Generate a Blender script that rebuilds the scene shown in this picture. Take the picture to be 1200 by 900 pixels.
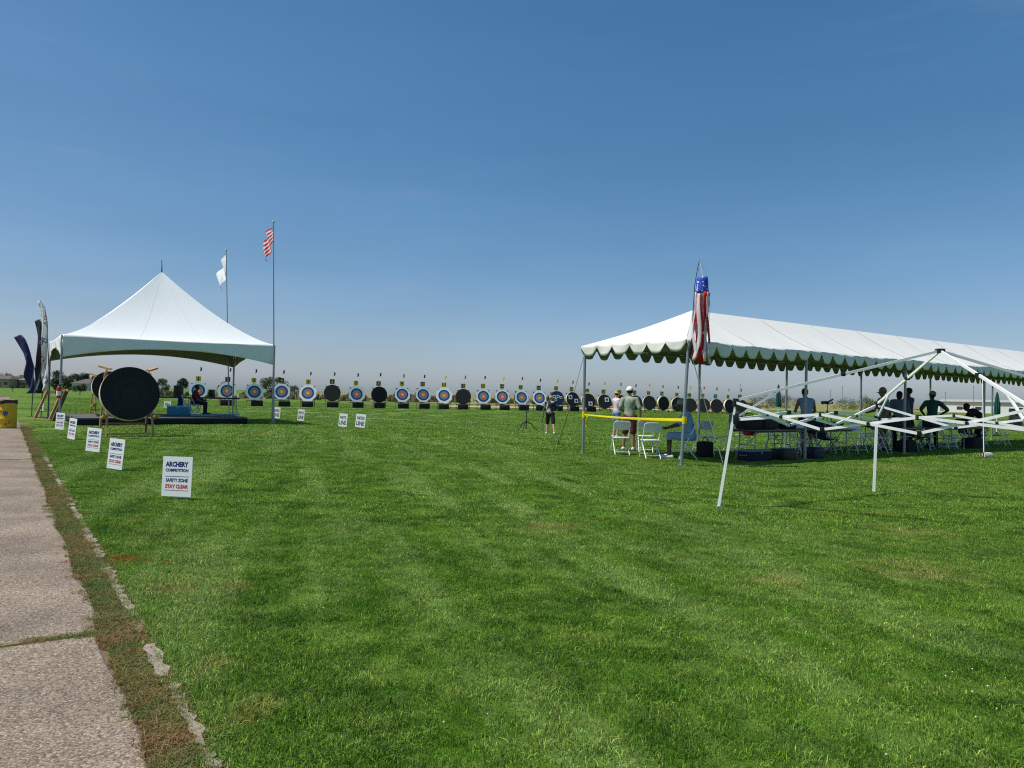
import bpy, bmesh, math, random
import numpy as np
from mathutils import Vector, Matrix, Euler

for o in list(bpy.data.objects):
    bpy.data.objects.remove(o, do_unlink=True)
scene = bpy.context.scene
col = scene.collection
R = math.radians
random.seed(7)
rng = np.random.default_rng(7)

# ------------------------------------------------------------------ camera
CAM_H = 1.42
FPX = 867.0                      # focal length in pixels of the 1200 wide photograph
PITCH = math.atan(14.0 / FPX)
ROLL = R(1.30)
cam_rot = Matrix.Rotation(R(90) + PITCH, 3, 'X') @ Matrix.Rotation(ROLL, 3, 'Z')
cd = bpy.data.cameras.new('camera')
cam = bpy.data.objects.new('camera', cd)
col.objects.link(cam)
cam.location = (0, 0, CAM_H)
cam.rotation_euler = cam_rot.to_euler()
cd.sensor_width = 36.0
cd.lens = 36.0 * FPX / 1200.0
cd.clip_start = 0.05
cd.clip_end = 30000
scene.camera = cam

# ------------------------------------------------------------------ sky and sun
SUN_EL = R(60)
sun_to = Vector((-0.97 * math.cos(SUN_EL), -0.22 * math.cos(SUN_EL), math.sin(SUN_EL))).normalized()
world = bpy.data.worlds.new('World')
scene.world = world
world.use_nodes = True
wn = world.node_tree
bg = wn.nodes['Background']
sky = wn.nodes.new('ShaderNodeTexSky')
sky.sky_type = 'NISHITA'
sky.sun_disc = False
sky.sun_elevation = SUN_EL
sky.sun_rotation = math.atan2(sun_to.x, sun_to.y)
sky.altitude = 1500
sky.air_density = 1.0
sky.dust_density = 3.0
sky.ozone_density = 1.0
SKY_STRENGTH = 0.1
# the camera's colour response to the blue of the sky, the same over the whole sky
sp_ = wn.nodes.new('ShaderNodeSeparateColor'); cb_ = wn.nodes.new('ShaderNodeCombineColor')
wn.links.new(sky.outputs[0], sp_.inputs[0])
for k_, (gam_, gain_) in enumerate(((1.305, 1.12), (0.88, 0.84), (0.735, 0.895))):
    pw_ = wn.nodes.new('ShaderNodeMath'); pw_.operation = 'POWER'; pw_.inputs[1].default_value = gam_
    ml_ = wn.nodes.new('ShaderNodeMath'); ml_.operation = 'MULTIPLY'; ml_.inputs[1].default_value = gain_ * SKY_STRENGTH ** (gam_ - 1)
    wn.links.new(sp_.outputs[k_], pw_.inputs[0]); wn.links.new(pw_.outputs[0], ml_.inputs[0]); wn.links.new(ml_.outputs[0], cb_.inputs[k_])
# uneven high haze and faint cirrus over the whole sky
tcw = wn.nodes.new('ShaderNodeTexCoord'); mpw = wn.nodes.new('ShaderNodeMapping'); mpw.inputs['Scale'].default_value = (1.6, 1.6, 9.0); mpw.inputs['Rotation'].default_value = (0.10, 0.06, 0.3)
wn.links.new(tcw.outputs['Generated'], mpw.inputs[0])
def wnoise(scale, det, a, b, lo, hi):
    n_ = wn.nodes.new('ShaderNodeTexNoise'); n_.inputs['Scale'].default_value = scale; n_.inputs['Detail'].default_value = det; n_.inputs['Roughness'].default_value = 0.6
    wn.links.new(mpw.outputs[0], n_.inputs['Vector'])
    r_ = wn.nodes.new('ShaderNodeMapRange'); r_.interpolation_type = 'SMOOTHSTEP'
    for s_, v_ in zip(('From Min', 'From Max', 'To Min', 'To Max'), (a, b, lo, hi)): r_.inputs[s_].default_value = v_
    wn.links.new(n_.outputs['Fac'], r_.inputs['Value']); return r_.outputs[0]
hz_ = wn.nodes.new('ShaderNodeMix'); hz_.data_type = 'RGBA'; hz_.blend_type = 'MULTIPLY'; hz_.inputs['Factor'].default_value = 1.0
wn.links.new(cb_.outputs[0], hz_.inputs['A']); wn.links.new(wnoise(0.9, 3, 0.3, 0.7, 0.96, 1.05), hz_.inputs['B'])
ci_ = wn.nodes.new('ShaderNodeMix'); ci_.data_type = 'RGBA'
wn.links.new(wnoise(1.7, 6, 0.55, 0.80, 0.0, 0.10), ci_.inputs['Factor']); wn.links.new(hz_.outputs['Result'], ci_.inputs['A']); ci_.inputs['B'].default_value = (5.2, 5.4, 5.7, 1)
wn.links.new(ci_.outputs['Result'], bg.inputs[0])
bg.inputs[1].default_value = SKY_STRENGTH
sd = bpy.data.lights.new('sun', 'SUN')
sd.energy = 4.7
sd.angle = R(0.53)
sd.color = (1.0, 0.955, 0.88)
sun = bpy.data.objects.new('sun', sd)
col.objects.link(sun)
sun.rotation_euler = sun_to.to_track_quat('Z', 'Y').to_euler()
vs = scene.view_settings
vs.view_transform = 'Standard'
vs.look = 'None'
vs.exposure = 0.0
vs.gamma = 1.0
scene.render.engine = 'CYCLES'
scene.cycles.use_denoising = False
scene.cycles.filter_width = 1.15
scene.cycles.max_bounces = 6
scene.cycles.diffuse_bounces = 3
scene.cycles.glossy_bounces = 2
scene.cycles.transmission_bounces = 4
scene.cycles.transparent_max_bounces = 6

# ------------------------------------------------------------------ placing helpers (photo reading -> ground)
def ray(px, py):
    return (cam_rot @ Vector(((px - 600) / FPX, -(py - 450) / FPX, -1.0))).normalized()

def gp(px, py, z=0.0):
    d = ray(px, py)
    t = (z - CAM_H) / d.z
    return Vector((d.x * t, d.y * t, z))

def at(px, py, Y):
    d = ray(px, py)
    t = Y / d.y
    return Vector((d.x * t, Y, CAM_H + d.z * t))

def hor(px):
    return 464 + math.tan(ROLL) * (px - 600)

def gpy(px, Y):
    """ground point at picture column px and distance Y"""
    return Vector((at(px, hor(px) + CAM_H * FPX / Y, Y).x, Y, 0))

# ------------------------------------------------------------------ materials
MATS = {}
def srgb(r, g, b):
    f = lambda c: (c / 255 / 12.92) if c / 255 <= 0.04045 else ((c / 255 + 0.055) / 1.055) ** 2.4
    return (f(r), f(g), f(b))

def mat(name, color, rough=0.6, var=0.12, scale=6.0, metal=0.0, bump=0.0, bscale=40.0, spec=0.4, trans=0.0, sheen=0.0):
    if name in MATS:
        return MATS[name]
    m = bpy.data.materials.new(name)
    m.use_nodes = True
    nt = m.node_tree
    N, L = nt.nodes, nt.links
    p = N['Principled BSDF']
    p.inputs['Roughness'].default_value = rough
    p.inputs['Metallic'].default_value = metal
    p.inputs['Specular IOR Level'].default_value = spec
    tc = N.new('ShaderNodeTexCoord')
    nz = N.new('ShaderNodeTexNoise')
    nz.inputs['Scale'].default_value = scale
    nz.inputs['Detail'].default_value = 5
    L.new(tc.outputs['Object'], nz.inputs['Vector'])
    mx = N.new('ShaderNodeMix'); mx.data_type = 'RGBA'
    L.new(nz.outputs['Fac'], mx.inputs['Factor'])
    c = Vector(color)
    mx.inputs['A'].default_value = (*[max(0, v * (1 - var)) for v in c], 1)
    mx.inputs['B'].default_value = (*[min(1, v * (1 + var)) for v in c], 1)
    L.new(mx.outputs['Result'], p.inputs['Base Color'])
    if bump > 0:
        n2 = N.new('ShaderNodeTexNoise'); n2.inputs['Scale'].default_value = bscale; n2.inputs['Detail'].default_value = 4
        L.new(tc.outputs['Object'], n2.inputs['Vector'])
        b = N.new('ShaderNodeBump'); b.inputs['Strength'].default_value = bump; b.inputs['Distance'].default_value = 0.01
        L.new(n2.outputs['Fac'], b.inputs['Height'])
        L.new(b.outputs['Normal'], p.inputs['Normal'])
    if trans > 0:
        out = N['Material Output']
        tr = N.new('ShaderNodeBsdfTranslucent')
        L.new(mx.outputs['Result'], tr.inputs['Color'])
        ms = N.new('ShaderNodeMixShader'); ms.inputs[0].default_value = trans
        L.new(p.outputs[0], ms.inputs[1]); L.new(tr.outputs[0], ms.inputs[2])
        L.new(ms.outputs[0], out.inputs['Surface'])
    MATS[name] = m
    return m

M_STEEL = mat('galvanised steel', (0.30, 0.33, 0.35), 0.45, 0.15, 5, metal=0.55)
M_DKSTEEL = mat('dark steel', (0.06, 0.07, 0.08), 0.5, 0.15, 5, metal=0.4)
M_WHITEP = mat('white powder coat', (0.86, 0.87, 0.86), 0.4, 0.05, 8)
M_WHITEPL = mat('white plastic', (0.76, 0.77, 0.75), 0.45, 0.05, 8)
M_BLACKPL = mat('black plastic', (0.012, 0.012, 0.014), 0.5, 0.3, 8)
M_BLACKCL = mat('black cloth', (0.014, 0.014, 0.018), 0.85, 0.3, 12)
M_FOAM = mat('black foam', (0.016, 0.017, 0.02), 0.9, 0.25, 9, bump=0.4, bscale=60)
M_WOOD = mat('raw timber', (0.42, 0.27, 0.13), 0.7, 0.3, 9, bump=0.2)
M_DKWOOD = mat('weathered timber', (0.16, 0.09, 0.05), 0.75, 0.35, 9, bump=0.2)
M_CARD = mat('white corrugated plastic', (0.82, 0.85, 0.86), 0.4, 0.02, 3)
M_NAVYINK = mat('navy ink', (0.012, 0.022, 0.13), 0.5, 0.05)
M_REDINK = mat('red ink', (0.55, 0.04, 0.025), 0.5, 0.05)
M_BLACKINK = mat('black ink', (0.012, 0.014, 0.02), 0.5, 0.05)
M_ROPE = mat('white rope', (0.68, 0.66, 0.58), 0.8, 0.1, 30)
M_YELLOW = mat('yellow ribbon', (0.85, 0.72, 0.01), 0.45, 0.1, 4, trans=0.25)
M_SKIN = [mat('skin light', (0.50, 0.29, 0.20), 0.55, 0.08, 10), mat('skin tan', (0.30, 0.155, 0.09), 0.55, 0.08, 10), mat('skin dark', (0.065, 0.034, 0.024), 0.5, 0.08, 10)]
M_HAIRD = mat('dark hair', (0.012, 0.009, 0.008), 0.6, 0.3, 40)
M_HAIRL = mat('fair hair', (0.42, 0.30, 0.15), 0.6, 0.3, 40)
M_HAIRG = mat('grey hair', (0.28, 0.28, 0.27), 0.6, 0.3, 40)

def cloth(name, rgb, var=0.12):
    return mat('cloth ' + name, rgb, 0.85, var, 10, bump=0.15, bscale=30)

# ------------------------------------------------------------------ mesh builder
class MB:
    def __init__(s):
        s.v = []; s.f = []; s.m = []; s.mi = 0
    def add(s, vs, fs):
        b = len(s.v)
        s.v.extend([tuple(v) for v in vs])
        s.f.extend([tuple(i + b for i in f) for f in fs])
        s.m.extend([s.mi] * len(fs))
        return s
    def box(s, c, size, rot=None, taper=1.0):
        hx, hy, hz = [q / 2 for q in size]
        P = []
        for z, k in ((-hz, 1.0), (hz, taper)):
            for x, y in ((-hx, -hy), (hx, -hy), (hx, hy), (-hx, hy)):
                P.append(Vector((x * k, y * k, z)))
        if rot is not None:
            P = [rot @ p for p in P]
        c = Vector(c)
        return s.add([p + c for p in P], [(3, 2, 1, 0), (4, 5, 6, 7), (0, 1, 5, 4), (1, 2, 6, 5), (2, 3, 7, 6), (3, 0, 4, 7)])
    def bbox(s, c, size, rot=None, b=0.01):
        """box with bevelled vertical and horizontal edges"""
        bm = bmesh.new()
        bmesh.ops.create_cube(bm, size=1.0)
        for v in bm.verts:
            v.co = Vector((v.co.x * size[0], v.co.y * size[1], v.co.z * size[2]))
        bmesh.ops.bevel(bm, geom=bm.edges[:], offset=b, segments=2, profile=0.6, affect='EDGES')
        c = Vector(c)
        vs_ = [((rot @ v.co) if rot is not None else v.co) + c for v in bm.verts]
        bm.verts.index_update()
        fs_ = [[v.index for v in f.verts] for f in bm.faces]
        bm.free()
        return s.add(vs_, fs_)
    def beam(s, p0, p1, w, d, up=(0, 0, 1)):
        """rectangular bar from p0 to p1"""
        p0, p1 = Vector(p0), Vector(p1)
        z = (p1 - p0).normalized()
        u = Vector(up)
        x = z.cross(u)
        if x.length < 1e-4:
            x = Vector((1, 0, 0))
        x.normalize(); y = z.cross(x)
        P = []
        for q in (p0, p1):
            for a, b in ((-1, -1), (1, -1), (1, 1), (-1, 1)):
                P.append(q + x * a * w / 2 + y * b * d / 2)
        return s.add(P, [(3, 2, 1, 0), (4, 5, 6, 7), (0, 1, 5, 4), (1, 2, 6, 5), (2, 3, 7, 6), (3, 0, 4, 7)])
    def tube(s, pts, r, n=8, caps=True):
        pts = [Vector(p) for p in pts]
        k = len(pts)
        rs = r if isinstance(r, (list, tuple)) else [r] * k
        P = []; ref = None
        for i, p in enumerate(pts):
            a = pts[max(i - 1, 0)]; b = pts[min(i + 1, k - 1)]
            t = (b - a)
            t = t.normalized() if t.length > 1e-9 else Vector((0, 0, 1))
            if ref is None:
                ref = Vector((1, 0, 0)) if abs(t.x) < 0.9 else Vector((0, 1, 0))
            x = (ref - t * ref.dot(t)).normalized(); y = t.cross(x); ref = x
            for j in range(n):
                an = 2 * math.pi * j / n
                P.append(p + (x * math.cos(an) + y * math.sin(an)) * rs[i])
        F = []
        for i in range(k - 1):
            for j in range(n):
                j2 = (j + 1) % n
                F.append((i * n + j, i * n + j2, (i + 1) * n + j2, (i + 1) * n + j))
        if caps:
            F.append(tuple(reversed(range(n)))); F.append(tuple((k - 1) * n + j for j in range(n)))
        return s.add(P, F)
    def cap(s, p0, p1, r0, r1, n=12, flat=1.0, side=None):
        """closed tapered capsule; flat squashes it along `side`"""
        p0, p1 = Vector(p0), Vector(p1)
        t = (p1 - p0).normalized()
        pts = []; rs = []
        for a in (-1.0, -0.8, -0.45, 0.0):
            pts.append(p0 + t * r0 * a); rs.append(max(r0 * math.sqrt(max(1 - a * a, 0)), r0 * 0.08))
        for a in (0.0, 0.45, 0.8, 1.0):
            pts.append(p1 + t * r1 * a); rs.append(max(r1 * math.sqrt(max(1 - a * a, 0)), r1 * 0.08))
        b = len(s.v)
        s.tube(pts, rs, n)
        if flat != 1.0:
            sd_ = Vector(side).normalized()
            for i in range(b, len(s.v)):
                v = Vector(s.v[i]); d = (v - p0).dot(sd_)
                s.v[i] = tuple(v - sd_ * d * (1 - flat))
        return s
    def ell(s, c, r, rot=None, nu=16, nv=10):
        c = Vector(c); P = []; F = []
        for i in range(nv + 1):
            th = math.pi * (0.02 + 0.96 * i / nv)
            for j in range(nu):
                ph = 2 * math.pi * j / nu
                q = Vector((r[0] * math.sin(th) * math.cos(ph), r[1] * math.sin(th) * math.sin(ph), r[2] * math.cos(th)))
                if rot is not None: q = rot @ q
                P.append(c + q)
        for i in range(nv):
            for j in range(nu):
                j2 = (j + 1) % nu
                F.append((i * nu + j, (i + 1) * nu + j, (i + 1) * nu + j2, i * nu + j2))
        F.append(tuple(range(nu))); F.append(tuple(reversed([nv * nu + j for j in range(nu)])))
        return s.add(P, F)
    def lathe(s, prof, n=24, c=(0, 0, 0), rot=None, close=True):
        c = Vector(c); P = []; F = []; k = len(prof)
        for r, z in prof:
            for j in range(n):
                a = 2 * math.pi * j / n
                q = Vector((r * math.cos(a), r * math.sin(a), z))
                if rot is not None: q = rot @ q
                P.append(c + q)
        for i in range(k - 1):
            for j in range(n):
                j2 = (j + 1) % n
                F.append((i * n + j, i * n + j2, (i + 1) * n + j2, (i + 1) * n + j))
        if close:
            F.append(tuple(reversed(range(n)))); F.append(tuple((k - 1) * n + j for j in range(n)))
        return s.add(P, F)
    def grid(s, fn, nu, nv, thick=0.0):
        P = [fn(i / nu, j / nv) for j in range(nv + 1) for i in range(nu + 1)]
        P = [Vector(p) for p in P]
        F = [(j * (nu + 1) + i, j * (nu + 1) + i + 1, (j + 1) * (nu + 1) + i + 1, (j + 1) * (nu + 1) + i) for j in range(nv) for i in range(nu)]
        if thick:
            # second skin offset along the local normal, joined along the rim
            nn = []
            for j in range(nv + 1):
                for i in range(nu + 1):
                    a = P[j * (nu + 1) + min(i + 1, nu)] - P[j * (nu + 1) + max(i - 1, 0)]
                    b = P[min(j + 1, nv) * (nu + 1) + i] - P[max(j - 1, 0) * (nu + 1) + i]
                    n_ = a.cross(b)
                    nn.append(n_.normalized() if n_.length > 1e-9 else Vector((0, 0, 1)))
            Q = [p - n_ * thick for p, n_ in zip(P, nn)]
            o = len(P)
            F2 = [tuple(o + k for k in reversed(f)) for f in F]
            rim = [i for i in range(nu + 1)] + [j * (nu + 1) + nu for j in range(1, nv + 1)] + [nv * (nu + 1) + i for i in range(nu - 1, -1, -1)] + [j * (nu + 1) for j in range(nv - 1, 0, -1)]
            S = [(rim[(k + 1) % len(rim)], rim[k], o + rim[k], o + rim[(k + 1) % len(rim)]) for k in range(len(rim))]
            n0 = len(s.f) + len(F); s.last_inner = (n0, n0 + len(F2))
            return s.add(P + Q, F + F2 + S)
        return s.add(P, F)
    def prism(s, poly, fn, thick):
        """polygon of (u, v) mapped by fn(u, v, w) with w in (0, thick)"""
        n = len(poly)
        P = [fn(u, v, 0.0) for u, v in poly] + [fn(u, v, thick) for u, v in poly]
        F = [tuple(range(n)), tuple(reversed(range(n, 2 * n)))] + [((i + 1) % n, i, n + i, n + (i + 1) % n) for i in range(n)]
        return s.add(P, F)
    def inner(s):
        """faces of the second skin of the last thick grid take the next material slot"""
        k = s.last_inner
        for i in range(*k): s.m[i] = s.mi + 1
        return s
    def build(s, name, m, parent=None, smooth=False, loc=None):
        me = bpy.data.meshes.new(name)
        me.from_pydata(s.v, [], s.f)
        ms = m if isinstance(m, (list, tuple)) else [m]
        for q in ms: me.materials.append(q)
        if len(ms) > 1:
            me.polygons.foreach_set('material_index', s.m)
        me.update()
        if smooth:
            me.polygons.foreach_set('use_smooth', [True] * len(me.polygons))
            if smooth != 'all':
                try: me.set_sharp_from_angle(angle=R(40))
                except Exception: pass
        o = bpy.data.objects.new(name, me)
        col.objects.link(o)
        if parent is not None: o.parent = parent
        if loc is not None: o.location = loc
        return o

def tag(o, label=None, cat=None, group=None, kind=None):
    if label: o['label'] = label
    if cat: o['category'] = cat
    if group: o['group'] = group
    if kind: o['kind'] = kind
    return o

def empty(name, loc=(0, 0, 0), rz=0.0, label=None, cat=None, group=None):
    o = bpy.data.objects.new(name, None)
    o.empty_display_size = 0.1
    col.objects.link(o)
    o.location = loc; o.rotation_euler = (0, 0, rz)
    return tag(o, label, cat, group)

def copy_tree(o, parent=None):
    c = o.copy(); col.objects.link(c); c.parent = parent
    if parent is not None:
        c.matrix_parent_inverse = o.matrix_parent_inverse.copy()
    for ch in o.children:
        copy_tree(ch, c)
    return c

def eval_mesh(o):
    dg = bpy.context.evaluated_depsgraph_get()
    me = bpy.data.meshes.new_from_object(o.evaluated_get(dg))
    return me

def text_mesh(body, bold=0.0):
    """unit lettering: lower left at 0, returns verts, faces, width, height"""
    cu = bpy.data.curves.new('lettering', 'FONT')
    cu.body = body; cu.size = 1.0; cu.offset = bold; cu.resolution_u = 2; cu.fill_mode = 'FRONT' if False else 'BOTH'
    cu.extrude = 0.0
    o = bpy.data.objects.new('lettering', cu); col.objects.link(o)
    me = eval_mesh(o)
    V = np.array([v.co[:] for v in me.vertices]); F = [tuple(p.vertices) for p in me.polygons]
    bpy.data.objects.remove(o, do_unlink=True); bpy.data.meshes.remove(me)
    V[:, 0] -= V[:, 0].min(); V[:, 1] -= V[:, 1].min()
    return V, F, V[:, 0].max(), V[:, 1].max()

TXT = {}
def letter(body, x0, x1, z0, z1, y, m, parent, name='lettering', bold=0.02):
    """lettering on a panel facing -Y (local), filling x0..x1, z0..z1"""
    if (body, bold) not in TXT: TXT[(body, bold)] = text_mesh(body, bold)
    V, F, w, h = TXT[(body, bold)]
    P = [(x0 + v[0] / w * (x1 - x0), y, z0 + v[1] / h * (z1 - z0)) for v in V]
    mb = MB(); mb.add(P, F)
    return mb.build(name, m, parent)

# ------------------------------------------------------------------ ground colours
PE0, PE1 = gp(171, 895), gp(25, 503)          # right edge of the footpath
PD = (PE1 - PE0).normalized()                 # along the path
PN = Vector((PD.y, -PD.x, 0))                 # to the lawn side
KE0, KE1 = gp(238, 876), gp(55, 541)          # edging strip
KD = (KE1 - KE0).normalized(); KN = Vector((KD.y, -KD.x, 0))

def lawn_group():
    g = bpy.data.node_groups.new('lawn colour', 'ShaderNodeTree')
    g.interface.new_socket('Color', in_out='OUTPUT', socket_type='NodeSocketColor')
    g.interface.new_socket('Dry', in_out='OUTPUT', socket_type='NodeSocketFloat')
    N, L = g.nodes, g.links
    out = N.new('NodeGroupOutput')
    geo = N.new('ShaderNodeNewGeometry')
    pos = geo.outputs['Position']
    def noise(scale, detail=4, vec=pos, rough=0.55):
        n = N.new('ShaderNodeTexNoise'); n.inputs['Scale'].default_value = scale; n.inputs['Detail'].default_value = detail
        n.inputs['Roughness'].default_value = rough
        L.new(vec, n.inputs['Vector']); return n.outputs['Fac']
    def mapping(rotz, sc):
        m0 = N.new('ShaderNodeMapping'); m0.vector_type = 'TEXTURE'
        m0.inputs['Rotation'].default_value = (0, 0, rotz)
        L.new(pos, m0.inputs['Vector'])
        m1 = N.new('ShaderNodeMapping'); m1.inputs['Scale'].default_value = sc
        L.new(m0.outputs[0], m1.inputs['Vector']); return m1.outputs[0]
    def ramp(fac, a, b, lo=0.0, hi=1.0):
        r = N.new('ShaderNodeMapRange'); r.inputs['From Min'].default_value = a; r.inputs['From Max'].default_value = b
        r.inputs['To Min'].default_value = lo; r.inputs['To Max'].default_value = hi
        r.interpolation_type = 'SMOOTHSTEP'
        L.new(fac, r.inputs['Value']); return r.outputs['Result']
    def mix(f, a, b):
        m = N.new('ShaderNodeMix'); m.data_type = 'RGBA'
        for q, s in ((f, 'Factor'), (a, 'A'), (b, 'B')):
            if isinstance(q, (tuple, float)): m.inputs[s].default_value = q if isinstance(q, float) else (*q, 1)
            else: L.new(q, m.inputs[s])
        return m.outputs['Result']
    def mul(a, b):
        m = N.new('ShaderNodeMath'); m.operation = 'MULTIPLY'
        for k, q in enumerate((a, b)):
            if isinstance(q, float): m.inputs[k].default_value = q
            else: L.new(q, m.inputs[k])
        return m.outputs[0]
    def mx(a, b):
        m = N.new('ShaderNodeMath'); m.operation = 'MAXIMUM'; L.new(a, m.inputs[0]); L.new(b, m.inputs[1]); return m.outputs[0]
    c = mix(ramp(noise(0.9, 5), 0.3, 0.7), (0.076, 0.188, 0.014), (0.160, 0.315, 0.032))
    c = mix(ramp(noise(2.6, 6, rough=0.7), 0.40, 0.70), c, (0.235, 0.370, 0.060))
    c = mix(mul(ramp(noise(1.5, 5, mapping(0.4, (1.3, 0.8, 1.0)), 0.65), 0.50, 0.68), 0.75), c, (0.044, 0.125, 0.010))
    # mown streaks running away to the left
    st = ramp(noise(1.0, 6, mapping(R(15), (1.35, 0.13, 1.0)), 0.60), 0.46, 0.60)
    sep = N.new('ShaderNodeSeparateXYZ'); L.new(pos, sep.inputs[0])
    st = mul(st, ramp(noise(0.5, 4), 0.35, 0.6, 0.25, 1.0))
    st = mul(st, ramp(sep.outputs['X'], 1.2, 4.2, 1.0, 0.0))
    c = mix(mul(st, 0.8), c, (0.290, 0.425, 0.110))
    # cross stripes further off
    far = mx(ramp(sep.outputs['Y'], 10.0, 26.0), mul(ramp(sep.outputs['X'], 1.0, 3.5), ramp(sep.outputs['Y'], 4.5, 8.0, 0.0, 0.75)))
    cs = ramp(noise(1.0, 4, mapping(R(12), (0.05, 0.55, 1.0)), 0.65), 0.38, 0.66)
    c = mix(mul(mul(cs, far), 0.75), c, (0.215, 0.345, 0.070))
    # yellow growth and dry patches
    ye = ramp(noise(0.33, 5, rough=0.65), 0.56, 0.74)
    c = mix(mul(ye, 0.55), c, (0.250, 0.300, 0.035))
    dr = ramp(noise(0.21, 6, mapping(R(5), (0.6, 1.5, 1.0)), 0.7), 0.65, 0.76)
    for (px, py, r) in ((300, 832, 0.22), (268, 690, 0.25), (205, 690, 0.35), (640, 619, 0.55), (1060, 622, 0.7), (300, 507, 1.3), (1040, 548, 1.1), (1075, 668, 0.7), (905, 678, 0.4), (250, 780, 0.2)):
        p = gp(px, py)
        d = N.new('ShaderNodeVectorMath'); d.operation = 'DISTANCE'
        L.new(pos, d.inputs[0]); d.inputs[1].default_value = p
        nn = N.new('ShaderNodeMath'); nn.operation = 'MULTIPLY_ADD'
        L.new(noise(3.0, 4), nn.inputs[0]); nn.inputs[1].default_value = r * 2.2; L.new(d.outputs['Value'], nn.inputs[2])
        dr = mx(dr, ramp(nn.outputs[0], r * 2.0, r * 1.1))
    c = mix(mul(dr, 0.42), c, (0.420, 0.370, 0.125))
    L.new(c, out.inputs['Color']); L.new(dr, out.inputs['Dry'])
    return g
LG = lawn_group()

def grass_mat(name, gain, ground=False, tintmix=True, trans=0.35):
    m = bpy.data.materials.new(name); m.use_nodes = True
    nt = m.node_tree; N, L = nt.nodes, nt.links
    p = N['Principled BSDF']; out = N['Material Output']
    gnode = N.new('ShaderNodeGroup'); gnode.node_tree = LG
    v = N.new('ShaderNodeMix'); v.data_type = 'RGBA'; v.blend_type = 'MULTIPLY'; v.inputs['Factor'].default_value = 1.0
    L.new(gnode.outputs['Color'], v.inputs['A'])
    if ground:
        geo = N.new('ShaderNodeNewGeometry')
        nz = N.new('ShaderNodeTexNoise'); nz.inputs['Scale'].default_value = 9.0; nz.inputs['Detail'].default_value = 9; nz.inputs['Roughness'].default_value = 0.75
        L.new(geo.outputs['Position'], nz.inputs['Vector'])
        mr = N.new('ShaderNodeMapRange'); mr.inputs['From Min'].default_value = 0.3; mr.inputs['From Max'].default_value = 0.7
        mr.inputs['To Min'].default_value = gain * 0.65; mr.inputs['To Max'].default_value = gain * 1.35
        L.new(nz.outputs['Fac'], mr.inputs['Value'])
        L.new(mr.outputs[0], v.inputs['B'])
        b = N.new('ShaderNodeBump'); b.inputs['Strength'].default_value = 0.8; b.inputs['Distance'].default_value = 0.03
        L.new(nz.outputs['Fac'], b.inputs['Height']); L.new(b.outputs['Normal'], p.inputs['Normal'])
    else:
        a = N.new('ShaderNodeAttribute'); a.attribute_name = 'tint'
        L.new(a.outputs['Color'], v.inputs['B'])
    p.inputs['Roughness'].default_value = 0.55 if not ground else 0.9
    p.inputs['Specular IOR Level'].default_value = 0.25 if not ground else 0.05
    L.new(v.outputs['Result'], p.inputs['Base Color'])
    if not ground:
        tr = N.new('ShaderNodeBsdfTranslucent'); L.new(v.outputs['Result'], tr.inputs['Color'])
        ms = N.new('ShaderNodeMixShader'); ms.inputs[0].default_value = trans
        L.new(p.outputs[0], ms.inputs[1]); L.new(tr.outputs[0], ms.inputs[2]); L.new(ms.outputs[0], out.inputs['Surface'])
    return m
M_LAWN = grass_mat('lawn ground', 0.55, ground=True)
M_BLADE = grass_mat('grass blade', 1.0)

# lawn sheet out to the horizon
mb = MB()
xs = [-9000, -1500, -300, -60, 0, 60, 300, 1500, 9000]; ys = [-300, -20, 0, 40, 120, 400, 1600, 9000]
P = [(x, y, 0) for y in ys for x in xs]; n = len(xs)
mb.add(P, [(j * n + i, j * n + i + 1, (j + 1) * n + i + 1, (j + 1) * n + i) for j in range(len(ys) - 1) for i in range(n - 1)])
tag(mb.build('lawn', M_LAWN), 'wide mown green lawn of the archery field', 'lawn', kind='structure')

# dry open land beyond the range
mb = MB()
drypts = [(-64, 150), (-40, 128), (-8, 112), (60, 128), (140, 190), (500, 260), (3000, 900), (4000, 6000), (-1400, 6000)]
mb.add([(x, y, 0.02) for x, y in drypts], [tuple(range(len(drypts)))])
M_DRY = mat('dry grass land', (0.20, 0.20, 0.065), 0.95, 0.35, 0.05)
tag(mb.build('dry_field', M_DRY), 'dry straw coloured open land beyond the targets', 'field', kind='structure')
# sandy strip just behind the right hand targets
mb = MB()
a = [gpy(520, 84), gpy(640, 88), gpy(760, 93), gpy(880, 98)]; b = [gpy(880, 112), gpy(760, 106), gpy(640, 101), gpy(520, 95)]
mb.add([(q.x, q.y, 0.026) for q in a + b], [(0, 1, 6, 7), (1, 2, 5, 6), (2, 3, 4, 5)])
tag(mb.build('sand_strip', mat('pale sand', (0.44, 0.31, 0.22), 0.95, 0.3, 0.6)), 'pale sandy strip of bare earth behind the targets', 'ground', kind='structure')
# faint field lines marked on the turf
M_LINE = mat('chalk line', (0.42, 0.47, 0.36), 0.9, 0.3, 2.0)
for k, (p0, p1) in enumerate((((285, 481), (470, 488)), ((330, 487), (560, 496)), ((300, 477), (640, 484)))):
    A, B = gp(*p0), gp(*p1); n_ = Vector((-(B - A).y, (B - A).x, 0)).normalized() * 0.06
    mb = MB(); mb.add([(q.x, q.y, 0.034) for q in (A - n_, B - n_, B + n_, A + n_)], [(0, 1, 2, 3)])
    tag(mb.build('field_line', M_LINE), kind='structure')

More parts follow.
